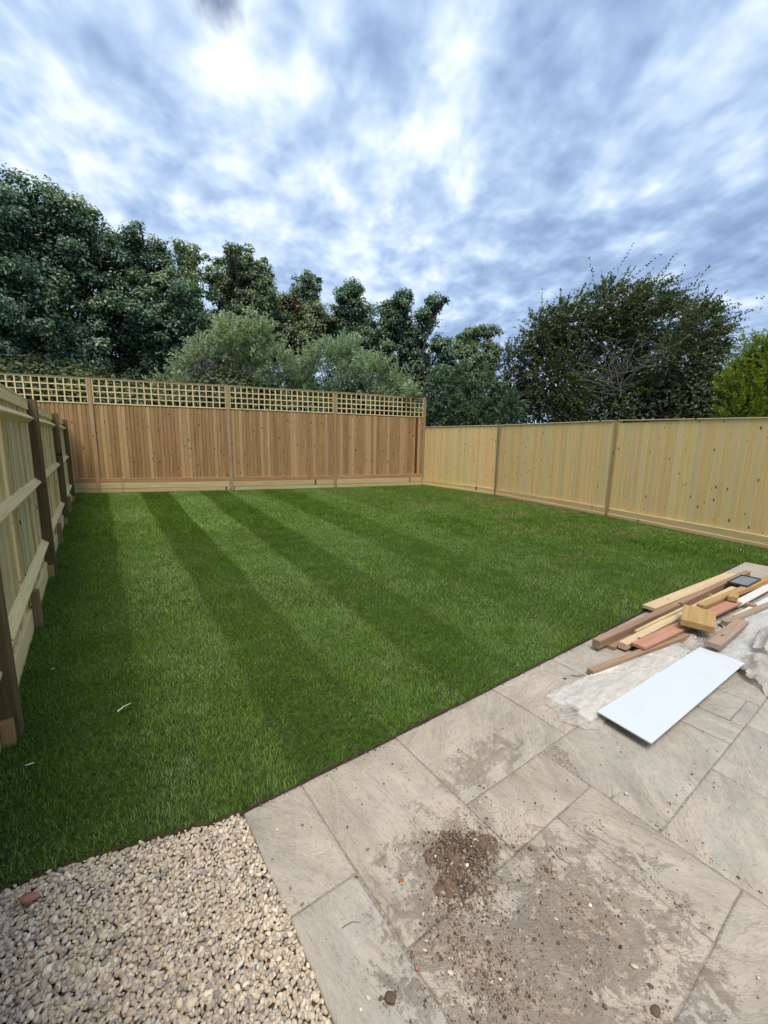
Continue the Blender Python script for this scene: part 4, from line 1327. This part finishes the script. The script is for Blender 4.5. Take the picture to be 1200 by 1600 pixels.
# grey tray
ty = empty('tray', (5.58, 1.02, .108), R(-3))
tag(ty, 'shallow grey plastic tray lying on the far end of the pile', 'tray')
quadplate('tray_base', [(-.20, -.075), (.20, -.075), (.20, .075), (-.20, .075)], 0, .006, M['tray_grey'], ty)
for (a, b, c_, d_) in ((-.205, -.085, .205, -.075), (-.205, .075, .205, .085), (-.215, -.085, -.205, .085), (.205, -.085, .215, .085)):
    quadplate('rim', [(a, b), (c_, b), (c_, d_), (a, d_)], 0, .016, M['tray_dark'], ty)

# ---- polythene sheets draped over what lies beneath
boxes = []   # (cx, cy, half u, half v, rot, top z)
for o in list(col.objects):
    if o.type == 'MESH' and o.parent is None and o.name.split('.')[0] in ('white_board', 'timber', 'plank', 'lath', 'batten', 'wooden_block', 'laminate_sheet'):
        bbx = [Vector(b) for b in o.bound_box]
        mn = Vector((min(b.x for b in bbx), min(b.y for b in bbx), min(b.z for b in bbx))); mx = Vector((max(b.x for b in bbx), max(b.y for b in bbx), max(b.z for b in bbx)))
        mwx = Matrix.LocRotScale(o.location, o.rotation_euler if o.rotation_mode != 'QUATERNION' else o.rotation_quaternion, o.scale) if o.name.startswith(('white', 'wooden', 'laminate')) else o.matrix_local.copy()
        boxes.append((mwx.copy(), mwx.inverted(), mn, mx))


def under(x, y):
    z = 0.0
    for m_, inv, mn, mx in boxes:
        q = inv @ Vector((x, y, m_.translation.z))
        if mn.x <= q.x <= mx.x and mn.y <= q.y <= mx.y:
            t_ = (m_ @ Vector((q.x, q.y, mx.z))).z
            z = max(z, t_)
    return z


def drape(name, poly, label, res=0.011, seed=0, mat='poly_clear', amp=0.006, lift=0.004, smooth_it=14, cap=0.2, cat='plastic sheet', domes=()):
    P = np.array(poly)
    lo, hi = P.min(0) - .02, P.max(0) + .02
    nx, ny = int((hi[0] - lo[0]) / res) + 1, int((hi[1] - lo[1]) / res) + 1
    Z = np.zeros((ny, nx)); XY = np.zeros((ny, nx, 2))
    for j in range(ny):
        for i in range(nx):
            x, y = lo[0] + i * res, lo[1] + j * res
            XY[j, i] = (x, y)
            Z[j, i] = min(under(x, y), cap)
    Z0 = Z.copy()
    for _ in range(smooth_it):
        Zp = np.pad(Z, 1, mode='edge')
        avg = (Zp[:-2, 1:-1] + Zp[2:, 1:-1] + Zp[1:-1, :-2] + Zp[1:-1, 2:]) / 4
        Z = np.maximum(Z0, avg)
    W_ = np.zeros_like(Z)
    for j in range(ny):
        for i in range(nx):
            x, y = XY[j, i]
            q = Vector((x * 2.6 + y * 1.5 + seed, y * 9 - x * 1.2, seed * .7))
            w1 = 1 - abs(mnoise.noise(q)) * 2.4
            w2 = 1 - abs(mnoise.noise(Vector((x * 7 - y * 6 + seed, y * 15 + x * 5, seed * 1.1)))) * 2.2
            w3 = mnoise.noise(Vector((x * 30, y * 30, seed)))
            W_[j, i] = amp * (max(0, w1) ** 2 * 1.0 + max(0, w2) ** 3 * 0.9) + 0.0006 * w3
    for (cx, cy, rx, ry, hh) in domes:
        q_ = np.clip(1 - np.hypot((XY[:, :, 0] - cx) / rx, (XY[:, :, 1] - cy) / ry), 0, 1)
        Z = Z + hh * (q_ ** .6) * (0.55 + 0.9 * vnoise(XY.reshape(-1, 2), 13, seed).reshape(Z.shape))
    Z = Z + lift + W_
    pts = XY.reshape(-1, 2)
    # ragged outline
    jig = np.column_stack([vnoise(pts, 11, seed + 1) - .5, vnoise(pts, 13, seed + 2) - .5]) * .05
    ins_ = inside(pts + jig, poly).reshape(ny, nx)
    idx = -np.ones((ny, nx), int); vs = []; fs = []
    for j in range(ny - 1):
        for i in range(nx - 1):
            if ins_[j, i] and ins_[j + 1, i] and ins_[j, i + 1] and ins_[j + 1, i + 1]:
                f_ = []
                for (a, b) in ((j, i), (j, i + 1), (j + 1, i + 1), (j + 1, i)):
                    if idx[a, b] < 0:
                        idx[a, b] = len(vs); vs.append((XY[a, b, 0], XY[a, b, 1], Z[a, b]))
                    f_.append(idx[a, b])
                fs.append(f_)
    me = pymesh(name, vs, fs, True)
    o = link(name, me, None, M[mat])
    tag(o, label, cat)
    return o


drape('plastic_sheet', [(2.10, 1.155), (2.22, 1.19), (2.42, 1.17), (2.62, 1.13), (2.95, 1.10), (3.30, 1.02), (3.62, .98), (3.80, .93), (3.70, .86), (3.45, .845), (3.10, .875), (2.70, .885), (2.25, .865), (2.08, .90), (2.04, 1.02)],
      'crumpled clear polythene sheet over the white trim boards in front', seed=3, amp=.006, cap=.055)
drape('plastic_sheet', [(3.50, .93), (3.62, 1.02), (3.80, 1.0), (4.15, .90), (4.35, .84), (4.6, .80), (4.95, .74), (5.1, .58), (4.6, .52), (4.1, .53), (3.62, .55), (3.45, .62), (3.42, .80)],
      'clear polythene sheet over the second white panel and under the short plank', seed=8, amp=.007, cap=.045)
drape('plastic_sheet', [(3.80, 1.30), (3.95, 1.36), (4.15, 1.33), (4.32, 1.24), (4.20, 1.13), (4.05, 1.05), (3.88, 1.05), (3.92, 1.16), (3.78, 1.22)],
      'small milky polythene scrap draped over the beams beside the ochre block', seed=14, mat='poly_milky', amp=.010, lift=.006, cap=.115)


drape('plastic_bag', [(3.30, .42), (3.42, .58), (3.56, .62), (3.78, .60), (3.86, .50), (3.72, .44), (3.50, .38), (3.26, .36)],
      'scrunched milky polythene bag lying on the slabs beside the white panel', res=.007, seed=21, mat='poly_milky', amp=.022, cap=.03, cat='plastic bag', domes=[(3.55, .50, .26, .12, .06)])
drape('plastic_bag', [(3.80, .46), (3.84, .60), (4.00, .63), (4.30, .60), (4.42, .50), (4.20, .42), (3.95, .40)],
      'taller scrunched polythene bundle behind the milky bag', res=.007, seed=27, mat='poly_milky', amp=.028, cap=.03, cat='plastic bag', domes=[(4.05, .52, .30, .12, .15)])

# small litter on the lawn
twig([(.108, 2.475, .034), (.14, 2.495, .040), (.176, 2.515, .036)], .0042, SM['white'], 'pale wood splinter lying on the lawn near the left fence', 'splinter', 'splinter')
single_stone('stone', -0.177, 3.21, .011, 400, SM['grey'], 'small grey chip lying on the grass beside the left fence', 'stone', None, .03, (1.6, 1, .5))
single_stone('wood_chip', -0.245, 2.28, .008, 401, SM['white'], 'tiny pale wood chip on the grass at the left edge of the photo', 'wood chip', None, .03, (2.2, .7, .5))
for (x, y, s, cn, lab) in [(2.33, 1.17, .010, 'white', 'white plaster crumb above the corner of the polythene'), (2.45, 1.24, .012, 'clod', 'black clod near the near end of the brown batten'), (2.30, 1.13, .008, 'cream', 'cream crumb touching the polythene corner')]:
    single_stone('crumb', x, y, s, int(x * 100), SM[cn], lab, 'crumb')
twig([(2.52, 1.235, .004), (2.55, 1.20, .007), (2.60, 1.19, .004)], .003, SM['clod'], 'short black strip beside the brown batten')

# ------------------------------------------------------------------ trees and shrubs beyond the fences
LOBES = {
'A': [(-0.54, 16.64, 7.5, 0.92), (0.24, 16.79, 8.16, 0.8), (1.02, 16.82, 7.83, 0.84), (1.4, 16.97, 7.11, 0.94), (-0.07, 16.78, 6.67, 1.08), (0.59, 16.99, 5.63, 1.26), (-0.75, 15.92, 4.94, 1.14), (-0.33, 16.46, 3.82, 1.05), (0.97, 17.0, 4.26, 1.15), (-1.58, 16.6, 6.23, 1.21), (-1.95, 16.86, 4.26, 1.32), (-1.15, 16.0, 7.23, 0.62), (-0.39, 16.46, 3.18, 0.88)],
'B': [(2.63, 16.48, 7.81, 0.46), (2.22, 16.91, 6.92, 0.82), (3.14, 16.8, 6.87, 0.85), (3.52, 16.02, 5.99, 0.75), (2.25, 16.5, 5.46, 1.13), (3.33, 16.4, 4.81, 0.94), (1.72, 17.42, 4.54, 1.01), (2.59, 17.13, 3.87, 0.87), (3.78, 16.15, 5.46, 0.57), (1.97, 17.25, 7.5, 0.43)],
'C': [(4.13, 18.04, 8.54, 0.24), (4.66, 18.59, 8.63, 0.3), (4.31, 17.98, 7.73, 0.36), (4.38, 17.79, 6.92, 0.45), (4.79, 18.91, 6.2, 0.63), (4.67, 18.01, 4.93, 0.7)],
'D': [(5.85, 17.15, 8.36, 0.59), (5.56, 18.32, 8.01, 0.57), (6.73, 17.76, 7.97, 0.72), (6.77, 16.92, 7.09, 0.56), (5.92, 18.17, 6.98, 0.8), (6.59, 17.34, 6.2, 0.81), (6.2, 17.68, 5.1, 1.02), (5.09, 17.38, 5.71, 0.5), (7.39, 17.6, 5.25, 0.75)],
'E': [(8.88, 17.09, 7.88, 0.5), (8.74, 17.58, 6.94, 0.78), (8.17, 17.75, 7.13, 0.46), (9.03, 16.4, 6.44, 0.7), (8.35, 16.85, 5.27, 1.0), (7.36, 17.02, 5.78, 0.68)],
'F': [(10.29, 15.75, 7.81, 0.32), (9.89, 15.86, 7.11, 0.55), (10.61, 15.79, 6.85, 0.56), (10.1, 16.62, 5.88, 0.86), (10.62, 15.29, 5.47, 0.83)],
'G': [(11.21, 14.38, 7.05, 0.41), (11.39, 13.67, 7.19, 0.26), (10.7, 14.17, 6.28, 0.57), (11.63, 14.28, 6.17, 0.55), (10.85, 14.33, 5.05, 0.93), (12.17, 12.94, 7.05, 0.35), (12.07, 13.32, 6.64, 0.31), (12.05, 13.72, 5.43, 0.69), (12.24, 12.4, 5.24, 0.42), (12.11, 14.14, 4.14, 1.02), (12.27, 12.31, 4.27, 0.66)],
'H': [(15.62, 13.84, 6.47, 0.55), (16.25, 13.31, 6.53, 0.33), (14.79, 13.15, 5.24, 0.69), (16.15, 13.3, 5.38, 0.61), (14.79, 13.91, 5.8, 0.33), (15.54, 13.54, 4.2, 0.84)],
'I': [(4.53, 13.95, 4.54, 0.64), (5.28, 13.72, 4.69, 0.61), (3.8, 14.36, 3.96, 0.67), (3.35, 15.34, 3.48, 0.51), (5.84, 13.67, 3.88, 0.59), (4.9, 14.68, 3.73, 0.92), (6.5, 14.26, 3.38, 0.55), (2.78, 15.44, 3.15, 0.31), (3.43, 14.63, 2.98, 0.66), (5.31, 14.07, 3.09, 0.7)],
'J': [(7.24, 13.17, 4.19, 0.61), (8.13, 12.96, 4.4, 0.62), (8.46, 11.87, 3.76, 0.6), (9.45, 11.99, 3.4, 0.51), (6.79, 13.73, 3.62, 0.54), (8.18, 13.03, 3.36, 0.85), (9.44, 11.0, 3.02, 0.28), (7.05, 13.78, 2.99, 0.63), (8.64, 11.72, 2.86, 0.5)],
'K': [(10.8, 10.87, 3.46, 0.5), (11.51, 10.57, 3.72, 0.51), (12.22, 10.27, 3.32, 0.69), (10.98, 10.69, 2.63, 0.76), (12.71, 9.67, 2.8, 0.69), (11.77, 10.17, 2.32, 0.77)],
'L': [(15.57, 7.47, 6.56, 0.98), (15.97, 6.58, 6.57, 0.75), (14.93, 8.33, 6.05, 1.09), (14.39, 8.99, 5.34, 0.99), (14.01, 9.73, 4.57, 0.8), (16.07, 7.51, 4.9, 1.63), (16.99, 6.3, 5.69, 0.91), (16.14, 5.56, 4.21, 1.09), (14.63, 8.53, 3.64, 1.42), (14.84, 10.39, 3.39, 1.0), (16.28, 6.55, 3.07, 1.38), (16.59, 5.2, 3.01, 0.98), (16.42, 5.0, 4.66, 0.42)],
'M': [(14.29, 3.0, 3.91, 0.39), (14.49, 3.19, 3.46, 0.5), (14.07, 3.29, 2.92, 0.56), (14.16, 2.7, 2.98, 0.82), (13.69, 3.08, 2.35, 0.54), (14.72, 2.54, 3.72, 0.75)],
}


LOBES['L'] = [(15.6 + (x - 15.6) * 1.10, 7.4 + (y - 7.4) * 1.12, z - (.35 if z > 6 else 0), r_) for x, y, z, r_ in LOBES['L']] + [(16.3, 5.0, 5.3, .7), (15.2, 9.6, 5.3, .7)]
LOBES['G'] += [(11.28, 14.1, 6.65, .50), (12.12, 13.1, 6.35, .45), (11.35, 13.8, 6.9, .42), (12.25, 12.8, 6.9, .40), (11.75, 13.9, 5.8, .55)]


def limb_mesh(paths, mat_name='bark'):
    """paths: list of [(x,y,z,r)...]; swept 6-gon tubes in one mesh"""
    vs, fs = [], []
    for pts in paths:
        k = 6
        prev = None
        for i, (x, y, z, rr_) in enumerate(pts):
            a = Vector(pts[min(i + 1, len(pts) - 1)][:3]) - Vector(pts[max(i - 1, 0)][:3])
            a.normalize()
            u = a.orthogonal().normalized(); v = a.cross(u)
            if prev is not None:
                u = (prev - a * prev.dot(a)).normalized(); v = a.cross(u)
            prev = u
            b = len(vs)
            for j in range(k):
                t_ = 2 * math.pi * j / k
                vs.append(Vector((x, y, z)) + (u * math.cos(t_) + v * math.sin(t_)) * rr_)
            if i:
                for j in range(k):
                    fs.append((b - k + j, b - k + (j + 1) % k, b + (j + 1) % k, b + j))
    return pymesh('limbs', vs, fs, True)


def grow_path(p0, p1, r0, r1, bend, rr, n=6):
    p0, p1 = Vector(p0), Vector(p1)
    L = (p1 - p0).length
    off = Vector((rr.uniform(-1, 1), rr.uniform(-1, 1), rr.uniform(-.2, .6))) * L * bend
    out = []
    for i in range(n + 1):
        t_ = i / n
        q = p0.lerp(p1, t_) + off * (4 * t_ * (1 - t_)) * .5 + Vector((rr.uniform(-1, 1), rr.uniform(-1, 1), rr.uniform(-1, 1))) * L * .012
        out.append((q.x, q.y, q.z, r0 + (r1 - r0) * t_))
    return out


def unit(r, n):
    d = r.normal(0, 1, (n, 3)); return d / np.linalg.norm(d, axis=1)[:, None]


def leaves_mesh(C, Nrm, T, ln, wd, tint, odd, fold=0.25):
    """rhombic two-triangle leaves: C centre base, T direction of length, Nrm approximate normal"""
    n = len(C)
    S = np.cross(T, Nrm); S /= np.linalg.norm(S, axis=1)[:, None] + 1e-9
    N2 = np.cross(S, T)
    co = np.empty((n, 4, 3))
    co[:, 0] = C
    co[:, 1] = C + T * (ln * .5)[:, None] + S * (wd * .5)[:, None] + N2 * (wd * fold)[:, None]
    co[:, 2] = C + T * ln[:, None]
    co[:, 3] = C + T * (ln * .5)[:, None] - S * (wd * .5)[:, None] + N2 * (wd * fold)[:, None]
    b = np.arange(n)[:, None] * 4
    tr = np.concatenate([b + [0, 1, 2], b + [0, 2, 3]])
    return npmesh('crown', co.reshape(-1, 3), tr, attrs={'tint': np.repeat(tint, 4), 'odd': np.repeat(odd, 4)})


def bridge(lobes):
    """fill the necks between the lobes of a crown so that heads join on to the mass below"""
    out = list(lobes)
    for a in lobes:
        low = [b for b in lobes if b[2] < a[2] - .2]
        if not low: continue
        b = min(low, key=lambda q: math.dist(q[:3], a[:3]))
        dd = math.dist(a[:3], b[:3])
        for t_ in ((.35, .7) if dd > 1.0 else (.5,)):
            out.append((a[0] + (b[0] - a[0]) * t_, a[1] + (b[1] - a[1]) * t_, a[2] + (b[2] - a[2]) * t_, (a[3] + (b[3] - a[3]) * t_) * .85))
    return out


def tree(name, label, cat, lobes, base, n_clump, per, leaf, mat, seed, group=None, trunk_r=.16, clump_r=.28, shell=0.5, oddf=None, sparse=1.0, upright=0.0, limbs=True, tint_mid=.45):
    r = np.random.default_rng(seed); rr = random.Random(seed)
    root = empty(name, (base[0], base[1], 0))
    tag(root, label, cat, group)
    L = np.array(lobes)
    LB = np.array(bridge(lobes))
    w = LB[:, 3] ** 1.7; w = w / w.sum()
    k = r.choice(len(LB), n_clump, p=w)
    d = unit(r, n_clump)
    rad = LB[k, 3] * (shell + (1.08 - shell) * r.random(n_clump) ** .6)
    rad *= 1 + 0.16 * np.sin(d[:, 0] * 5 + LB[k, 0]) * np.sin(d[:, 2] * 6 + LB[k, 2] * 2)
    CC = LB[k, :3] + d * rad[:, None] * np.array([1, 1, .95])
    ctint = np.clip(tint_mid + 0.22 * r.normal(0, 1, n_clump) + 0.12 * d[:, 2], 0, 1)  # upward clumps tinted paler: highlights from above painted into the leaves
    cs = clump_r * r.uniform(.55, 1.35, n_clump)
    m = (per * r.uniform(.5, 1.5, n_clump) * sparse).astype(int)
    ci = np.repeat(np.arange(n_clump), m)
    n = len(ci)
    dl = unit(r, n)
    pos = CC[ci] + dl * (cs[ci] * r.random(n) ** .5)[:, None] * np.array([1, 1, .72])
    # leaf normals face roughly outward/up with noise, leaves droop a little
    nr = dl * .6 + d[ci] * .5 + np.array([0, 0, .7]) + r.normal(0, .45, (n, 3))
    nr /= np.linalg.norm(nr, axis=1)[:, None]
    T = np.cross(nr, unit(r, n)); T[:, 2] -= .15
    if upright: T[:, 2] += upright
    T /= np.linalg.norm(T, axis=1)[:, None]
    ln = leaf[0] * r.uniform(.6, 1.35, n); wd = leaf[1] * r.uniform(.7, 1.3, n)
    tint = np.clip(ctint[ci] + r.normal(0, .13, n), 0, 1)
    odd = np.zeros(n)
    if oddf is not None:
        odd = oddf(pos, r)
    base_v = np.array([base[0], base[1], 0.0])
    me = leaves_mesh(pos - base_v, nr, T, ln, wd, tint, odd)
    me.materials.append(mat)
    link('crown', me, root)
    if limbs:
        paths = []
        top = L[np.argmax(L[:, 2])]
        cz = L[:, 2].mean()
        fork = (L[:, 0].mean() * .5 + base[0] * .5, L[:, 1].mean() * .5 + base[1] * .5, min(cz * .55, 2.6))
        paths.append(grow_path((base[0], base[1], -.1), fork, trunk_r * 1.25, trunk_r * .8, .06, rr, 6))
        for l in L:
            p = grow_path(fork, tuple(l[:3]), trunk_r * .5, .03, .14, rr, 7)
            paths.append(p)
            for q in range(5):
                dd = unit(r, 1)[0]; dd[2] = abs(dd[2]) * .8
                e = l[:3] + dd * l[3] * .95
                paths.append(grow_path(p[-2 - (q % 2)][:3], tuple(e), .028, .006, .16, rr, 5))
        for p in paths:
            for i_, q in enumerate(p):
                p[i_] = (q[0] - base[0], q[1] - base[1], q[2], q[3])
        tm = limb_mesh(paths); tm.materials.append(M['bark'])
        link('trunk', tm, root)
    return root, n


def shoots(name, label, cat, lobes, base, n_shoot, lsh, per, leaf, mat, seed, up=1.0, droop=.3, bias=(0, 0, 0), group=None, oddf=None, stem_r=.004, tint_mid=.5, shell=.45, trunk=True, wisp=.05):
    """shrubs and fine-twigged trees: curved shoots fanning out of the lobes with leaves set along them"""
    r = np.random.default_rng(seed); rr = random.Random(seed)
    root = empty(name, (base[0], base[1], 0)); tag(root, label, cat, group)
    L = np.array(lobes); w = L[:, 3] ** 2; w /= w.sum()
    k = r.choice(len(L), n_shoot, p=w)
    d = unit(r, n_shoot)
    st = L[k, :3] + d * (L[k, 3] * (shell + (.85 - shell) * r.random(n_shoot)))[:, None]
    dirv_ = d * .9 + np.array([0, 0, up]) + np.array(bias) + r.normal(0, .3, (n_shoot, 3))
    dirv_ /= np.linalg.norm(dirv_, axis=1)[:, None]
    ls = lsh * r.uniform(.5, 1.4, n_shoot) * np.where(r.random(n_shoot) < wisp, 2.4, 1.0)
    m = np.maximum(4, (per * r.uniform(.7, 1.3, n_shoot))).astype(int)
    si = np.repeat(np.arange(n_shoot), m); n = len(si)
    t = r.random(n)
    sag = np.array([0, 0, -1.0])
    def pt(ii, tt):
        return st[ii] + dirv_[ii] * (ls[ii] * tt)[:, None] + sag * (droop * ls[ii] * tt ** 2)[:, None]
    pos = pt(si, t)
    tan = dirv_[si] + sag * (2 * droop * t)[:, None]; tan /= np.linalg.norm(tan, axis=1)[:, None]
    side = unit(r, n)
    T = tan * .7 + side * .75; T /= np.linalg.norm(T, axis=1)[:, None]
    nr = np.cross(T, side) + np.array([0, 0, .6]); nr /= np.linalg.norm(nr, axis=1)[:, None]
    ln = leaf[0] * r.uniform(.6, 1.3, n) * (1.1 - .5 * t); wd = leaf[1] * r.uniform(.7, 1.3, n)
    ct = np.clip(tint_mid + .17 * r.normal(0, 1, n_shoot) + .2 * d[:, 2], 0, 1)  # upper side of each lobe tinted paler, top light put into the colour
    tint = np.clip(ct[si] + .15 * t + r.normal(0, .12, n), 0, 1)
    odd = oddf(pos, r) if oddf is not None else np.zeros(n)
    bv = np.array([base[0], base[1], 0.0])
    me = leaves_mesh(pos - bv, nr, T, ln, wd, tint, odd); me.materials.append(mat)
    link('crown', me, root)
    # visible stems
    paths = []
    for q in range(0, n_shoot, max(1, n_shoot // 420)):
        ii = np.array([q] * 4); P_ = pt(ii, np.array([-.3, .2, .6, 1.0]))
        paths.append([(P_[a][0] - bv[0], P_[a][1] - bv[1], P_[a][2], stem_r * (1.6 - a * .35)) for a in range(4)])
    for l in L:
        p = grow_path((base[0] + rr.uniform(-.3, .3), base[1] + rr.uniform(-.3, .3), -.1), tuple(l[:3]), stem_r * 9, stem_r * 3, .1, rr, 6)
        paths.append([(a - bv[0], b - bv[1], c_, d_) for a, b, c_, d_ in p])
    sm = limb_mesh(paths); sm.materials.append(M['bark']); link('trunk', sm, root)
    return root, n


def rusty(cx, cy, cz, R_, p=.55):
    c0 = np.array([cx, cy, cz])
    return lambda P_, r: ((np.linalg.norm((P_ - c0) * np.array([1, .4, .7]), axis=1) < R_) & (r.random(len(P_)) < p)).astype(float)


TG = 'trees beyond the back fence'
tot = 0
specs = [
 ('A', 'tree', 'tallest dense dark green tree at the far left beyond the trellis', (-.4, 17.0), 760, 150, (.11, .064), M['leaf_dark'], dict(trunk_r=.22, clump_r=.36, shell=.45)),
 ('B', 'tree', 'broad dark green tree just right of the tallest left tree', (2.8, 17.2), 540, 145, (.11, .062), M['leaf_dark'], dict(trunk_r=.2, clump_r=.32, shell=.45, oddf=rusty(3.1, 16.5, 5.9, .35, .35))),
 ('C', 'tree', 'slender sparse tree with thin open twigs between two fuller trees', (4.6, 18.6), 150, 80, (.105, .06), M['leaf_mid'], dict(trunk_r=.09, clump_r=.24, shell=.2, tint_mid=.6)),
 ('D', 'tree', 'round topped tree with gaps in its crown left of centre', (6.2, 18.0), 440, 130, (.105, .060), M['leaf_mid'], dict(trunk_r=.16, clump_r=.27, shell=.5)),
 ('E', 'tree', 'small crowned tree with rusty dead leaves on its left side', (8.6, 17.3), 320, 120, (.11, .066), M['leaf_mid'], dict(trunk_r=.14, clump_r=.27, shell=.4, oddf=lambda P_, r: np.maximum(rusty(8.0, 17.3, 6.95, .42)(P_, r), rusty(8.75, 17.2, 6.35, .34)(P_, r)))),
 ('F', 'tree', 'dark narrow headed tree at the centre beyond the shrubs', (10.3, 16.0), 280, 120, (.11, .066), M['leaf_dark'], dict(trunk_r=.14, clump_r=.26, shell=.4)),
 ('G', 'tree', 'dark forked tree with two leaning heads above the fence corner', (11.8, 13.7), 480, 115, (.105, .064), M['leaf_dark'], dict(trunk_r=.17, clump_r=.24, shell=.35)),
 ('H', 'tree', 'small light crowned tree showing sky gaps right of the fence corner', (15.5, 13.6), 240, 110, (.11, .066), M['leaf_mid'], dict(trunk_r=.13, clump_r=.27, shell=.4)),
]
for i, (k_, nm, lab, bs, nc, per, lf_, mt, kw) in enumerate(specs):
    _, n_ = tree(nm, lab, 'tree', LOBES[k_], bs, nc, per, lf_, mt, 500 + i, group=TG, **kw)
    tot += n_
SG = 'shrubs behind the fences'
purple = lambda P_, r: np.where(vnoise(P_[:, [0, 2]] * 1.0, 3.2, 77) > .86, (r.random(len(P_)) < .5) * 1.0, 0.0)
for k_, lab, bs, ns, ls_, per, lf_, mt, kw in [
 ('I', 'large silvery green buddleia shrub with purple spikes spilling over the trellis', (4.6, 14.6), 1500, .42, 26, (.125, .030), M['leaf_silver'], dict(up=.9, droop=.25, oddf=purple)),
 ('J', 'feathery silvery green shrub behind the right half of the trellis', (8.3, 12.9), 1500, .42, 26, (.115, .026), M['leaf_silver'], dict(up=1.2, droop=.15, tint_mid=.42)),
 ('K', 'dark leafy shrub filling the gap beside the fence corner post', (11.7, 10.4), 1100, .40, 26, (.11, .045), M['leaf_shrub'], dict(up=.5, droop=.35)),
 ('L', 'big spreading hawthorn with bare grey twigs inside its crown', (15.6, 7.4), 6000, .50, 26, (.085, .046), M['leaf_hawthorn'], dict(up=.18, droop=.20, bias=(.10, -.55, 0), wisp=.09, tint_mid=.40, shell=.25, stem_r=.005)),
 ('M', 'bright yellow green conifer at the right edge beyond the new fence', (14.2, 2.9), 1500, .30, 34, (.075, .022), M['leaf_conifer'], dict(up=.8, droop=.0, tint_mid=.5, shell=.35)),
]:
    cat = {'L': 'tree', 'M': 'conifer'}.get(k_, 'shrub'); nm = {'L': 'hawthorn_tree', 'M': 'conifer'}.get(k_, 'shrub')
    root, n_ = shoots(nm, lab, cat, LOBES[k_], bs, ns, ls_, per, lf_, mt, 700 + ord(k_), group=SG if cat == 'shrub' else None, **kw)
    tot += n_
    if k_ == 'L':
        # dead grey branches fanning out near the face of the crown
        rr = random.Random(3)
        bx, by = bs
        for q in range(16):
            a = rr.uniform(-1.0, 1.0)
            o0 = Vector((14.15 + rr.uniform(-.2, .2), 6.6 + rr.uniform(-.5, .5), 3.2 + rr.uniform(-.3, .6)))
            e0 = o0 + Vector((rr.uniform(-.7, .0), -1.9 * a - .5, rr.uniform(.0, 1.9)))
            ps = [grow_path(o0, e0, .014, .006, .35, rr, 7)]
            for z_ in range(3):
                s0 = Vector(ps[0][2 + z_ * 2][:3])
                ps.append(grow_path(s0, s0 + Vector((rr.uniform(-.3, .1), rr.uniform(-.8, .5), rr.uniform(-.1, .8))), .010, .004, .3, rr, 5))
            ps = [[(x - bx, y - by, z, r_) for x, y, z, r_ in p_] for p_ in ps]
            m_ = limb_mesh(ps); m_.materials.append(M['dead_bark'])
            link('bare_branch', m_, root)
        # long arching twigs over the right shoulder
# lower dark undergrowth behind the fences closes the view
und = []
r = np.random.default_rng(91)
for t_ in np.linspace(0, 1, 26):
    und.append((-6 + 17 * t_, 16.9 - 4.6 * t_ + .35 * math.sin(t_ * 40), 2.45 + .3 * math.sin(t_ * 23), .95))
for t_ in np.linspace(0, 1, 22):
    x = -6 + 22 * t_; y = 18.6 - 5.2 * t_
    und.append((x + r.normal(0, .3), y + r.normal(0, .4), 1.5 + r.uniform(0, 1.6), 1.1 + r.uniform(0, .5)))
for t_ in np.linspace(0, 1, 12):
    und.append((14.5 + 3.5 * t_ + r.normal(0, .3), 12.5 - 13 * t_, 2.0 + r.uniform(0, .9), 1.45 + r.uniform(0, .3)))
und += [(17.6 + .2 * q_, 4.6 + 1.1 * q_, 3.5, 1.5) for q_ in range(6)]
def undergrowth():
    r = np.random.default_rng(92)
    L = np.array(und); n = 140000
    UW = L[:, 3] ** 2; UW[:26] *= 3.0
    k = r.choice(len(L), n, p=UW / UW.sum())
    d = unit(r, n); c = L[k, :3] + d * (L[k, 3] * r.uniform(.6, 1.05, n))[:, None]
    nr = d + np.array([0, 0, .5]) + r.normal(0, .5, (n, 3)); nr /= np.linalg.norm(nr, axis=1)[:, None]
    T = np.cross(nr, unit(r, n)); T /= np.linalg.norm(T, axis=1)[:, None]
    g = vnoise(c[:, [0, 2]], 1.3, 12)
    me = leaves_mesh(c, nr, T, .13 * r.uniform(.6, 1.3, n), .075 * r.uniform(.7, 1.3, n), np.clip(.1 + .6 * g + r.normal(0, .12, n), 0, 1), np.zeros(n))
    me.materials.append(M['leaf_hawthorn'])
    tag(link('undergrowth', me), 'mass of dark scrub filling the space below the trees beyond the fences', 'undergrowth', kind='stuff')
undergrowth()
print('leaves', tot)
print('TRIS', sum(len(o.data.loops) - 2 * len(o.data.polygons) for o in col.objects if o.type == 'MESH'))
bpy.context.view_layer.update()
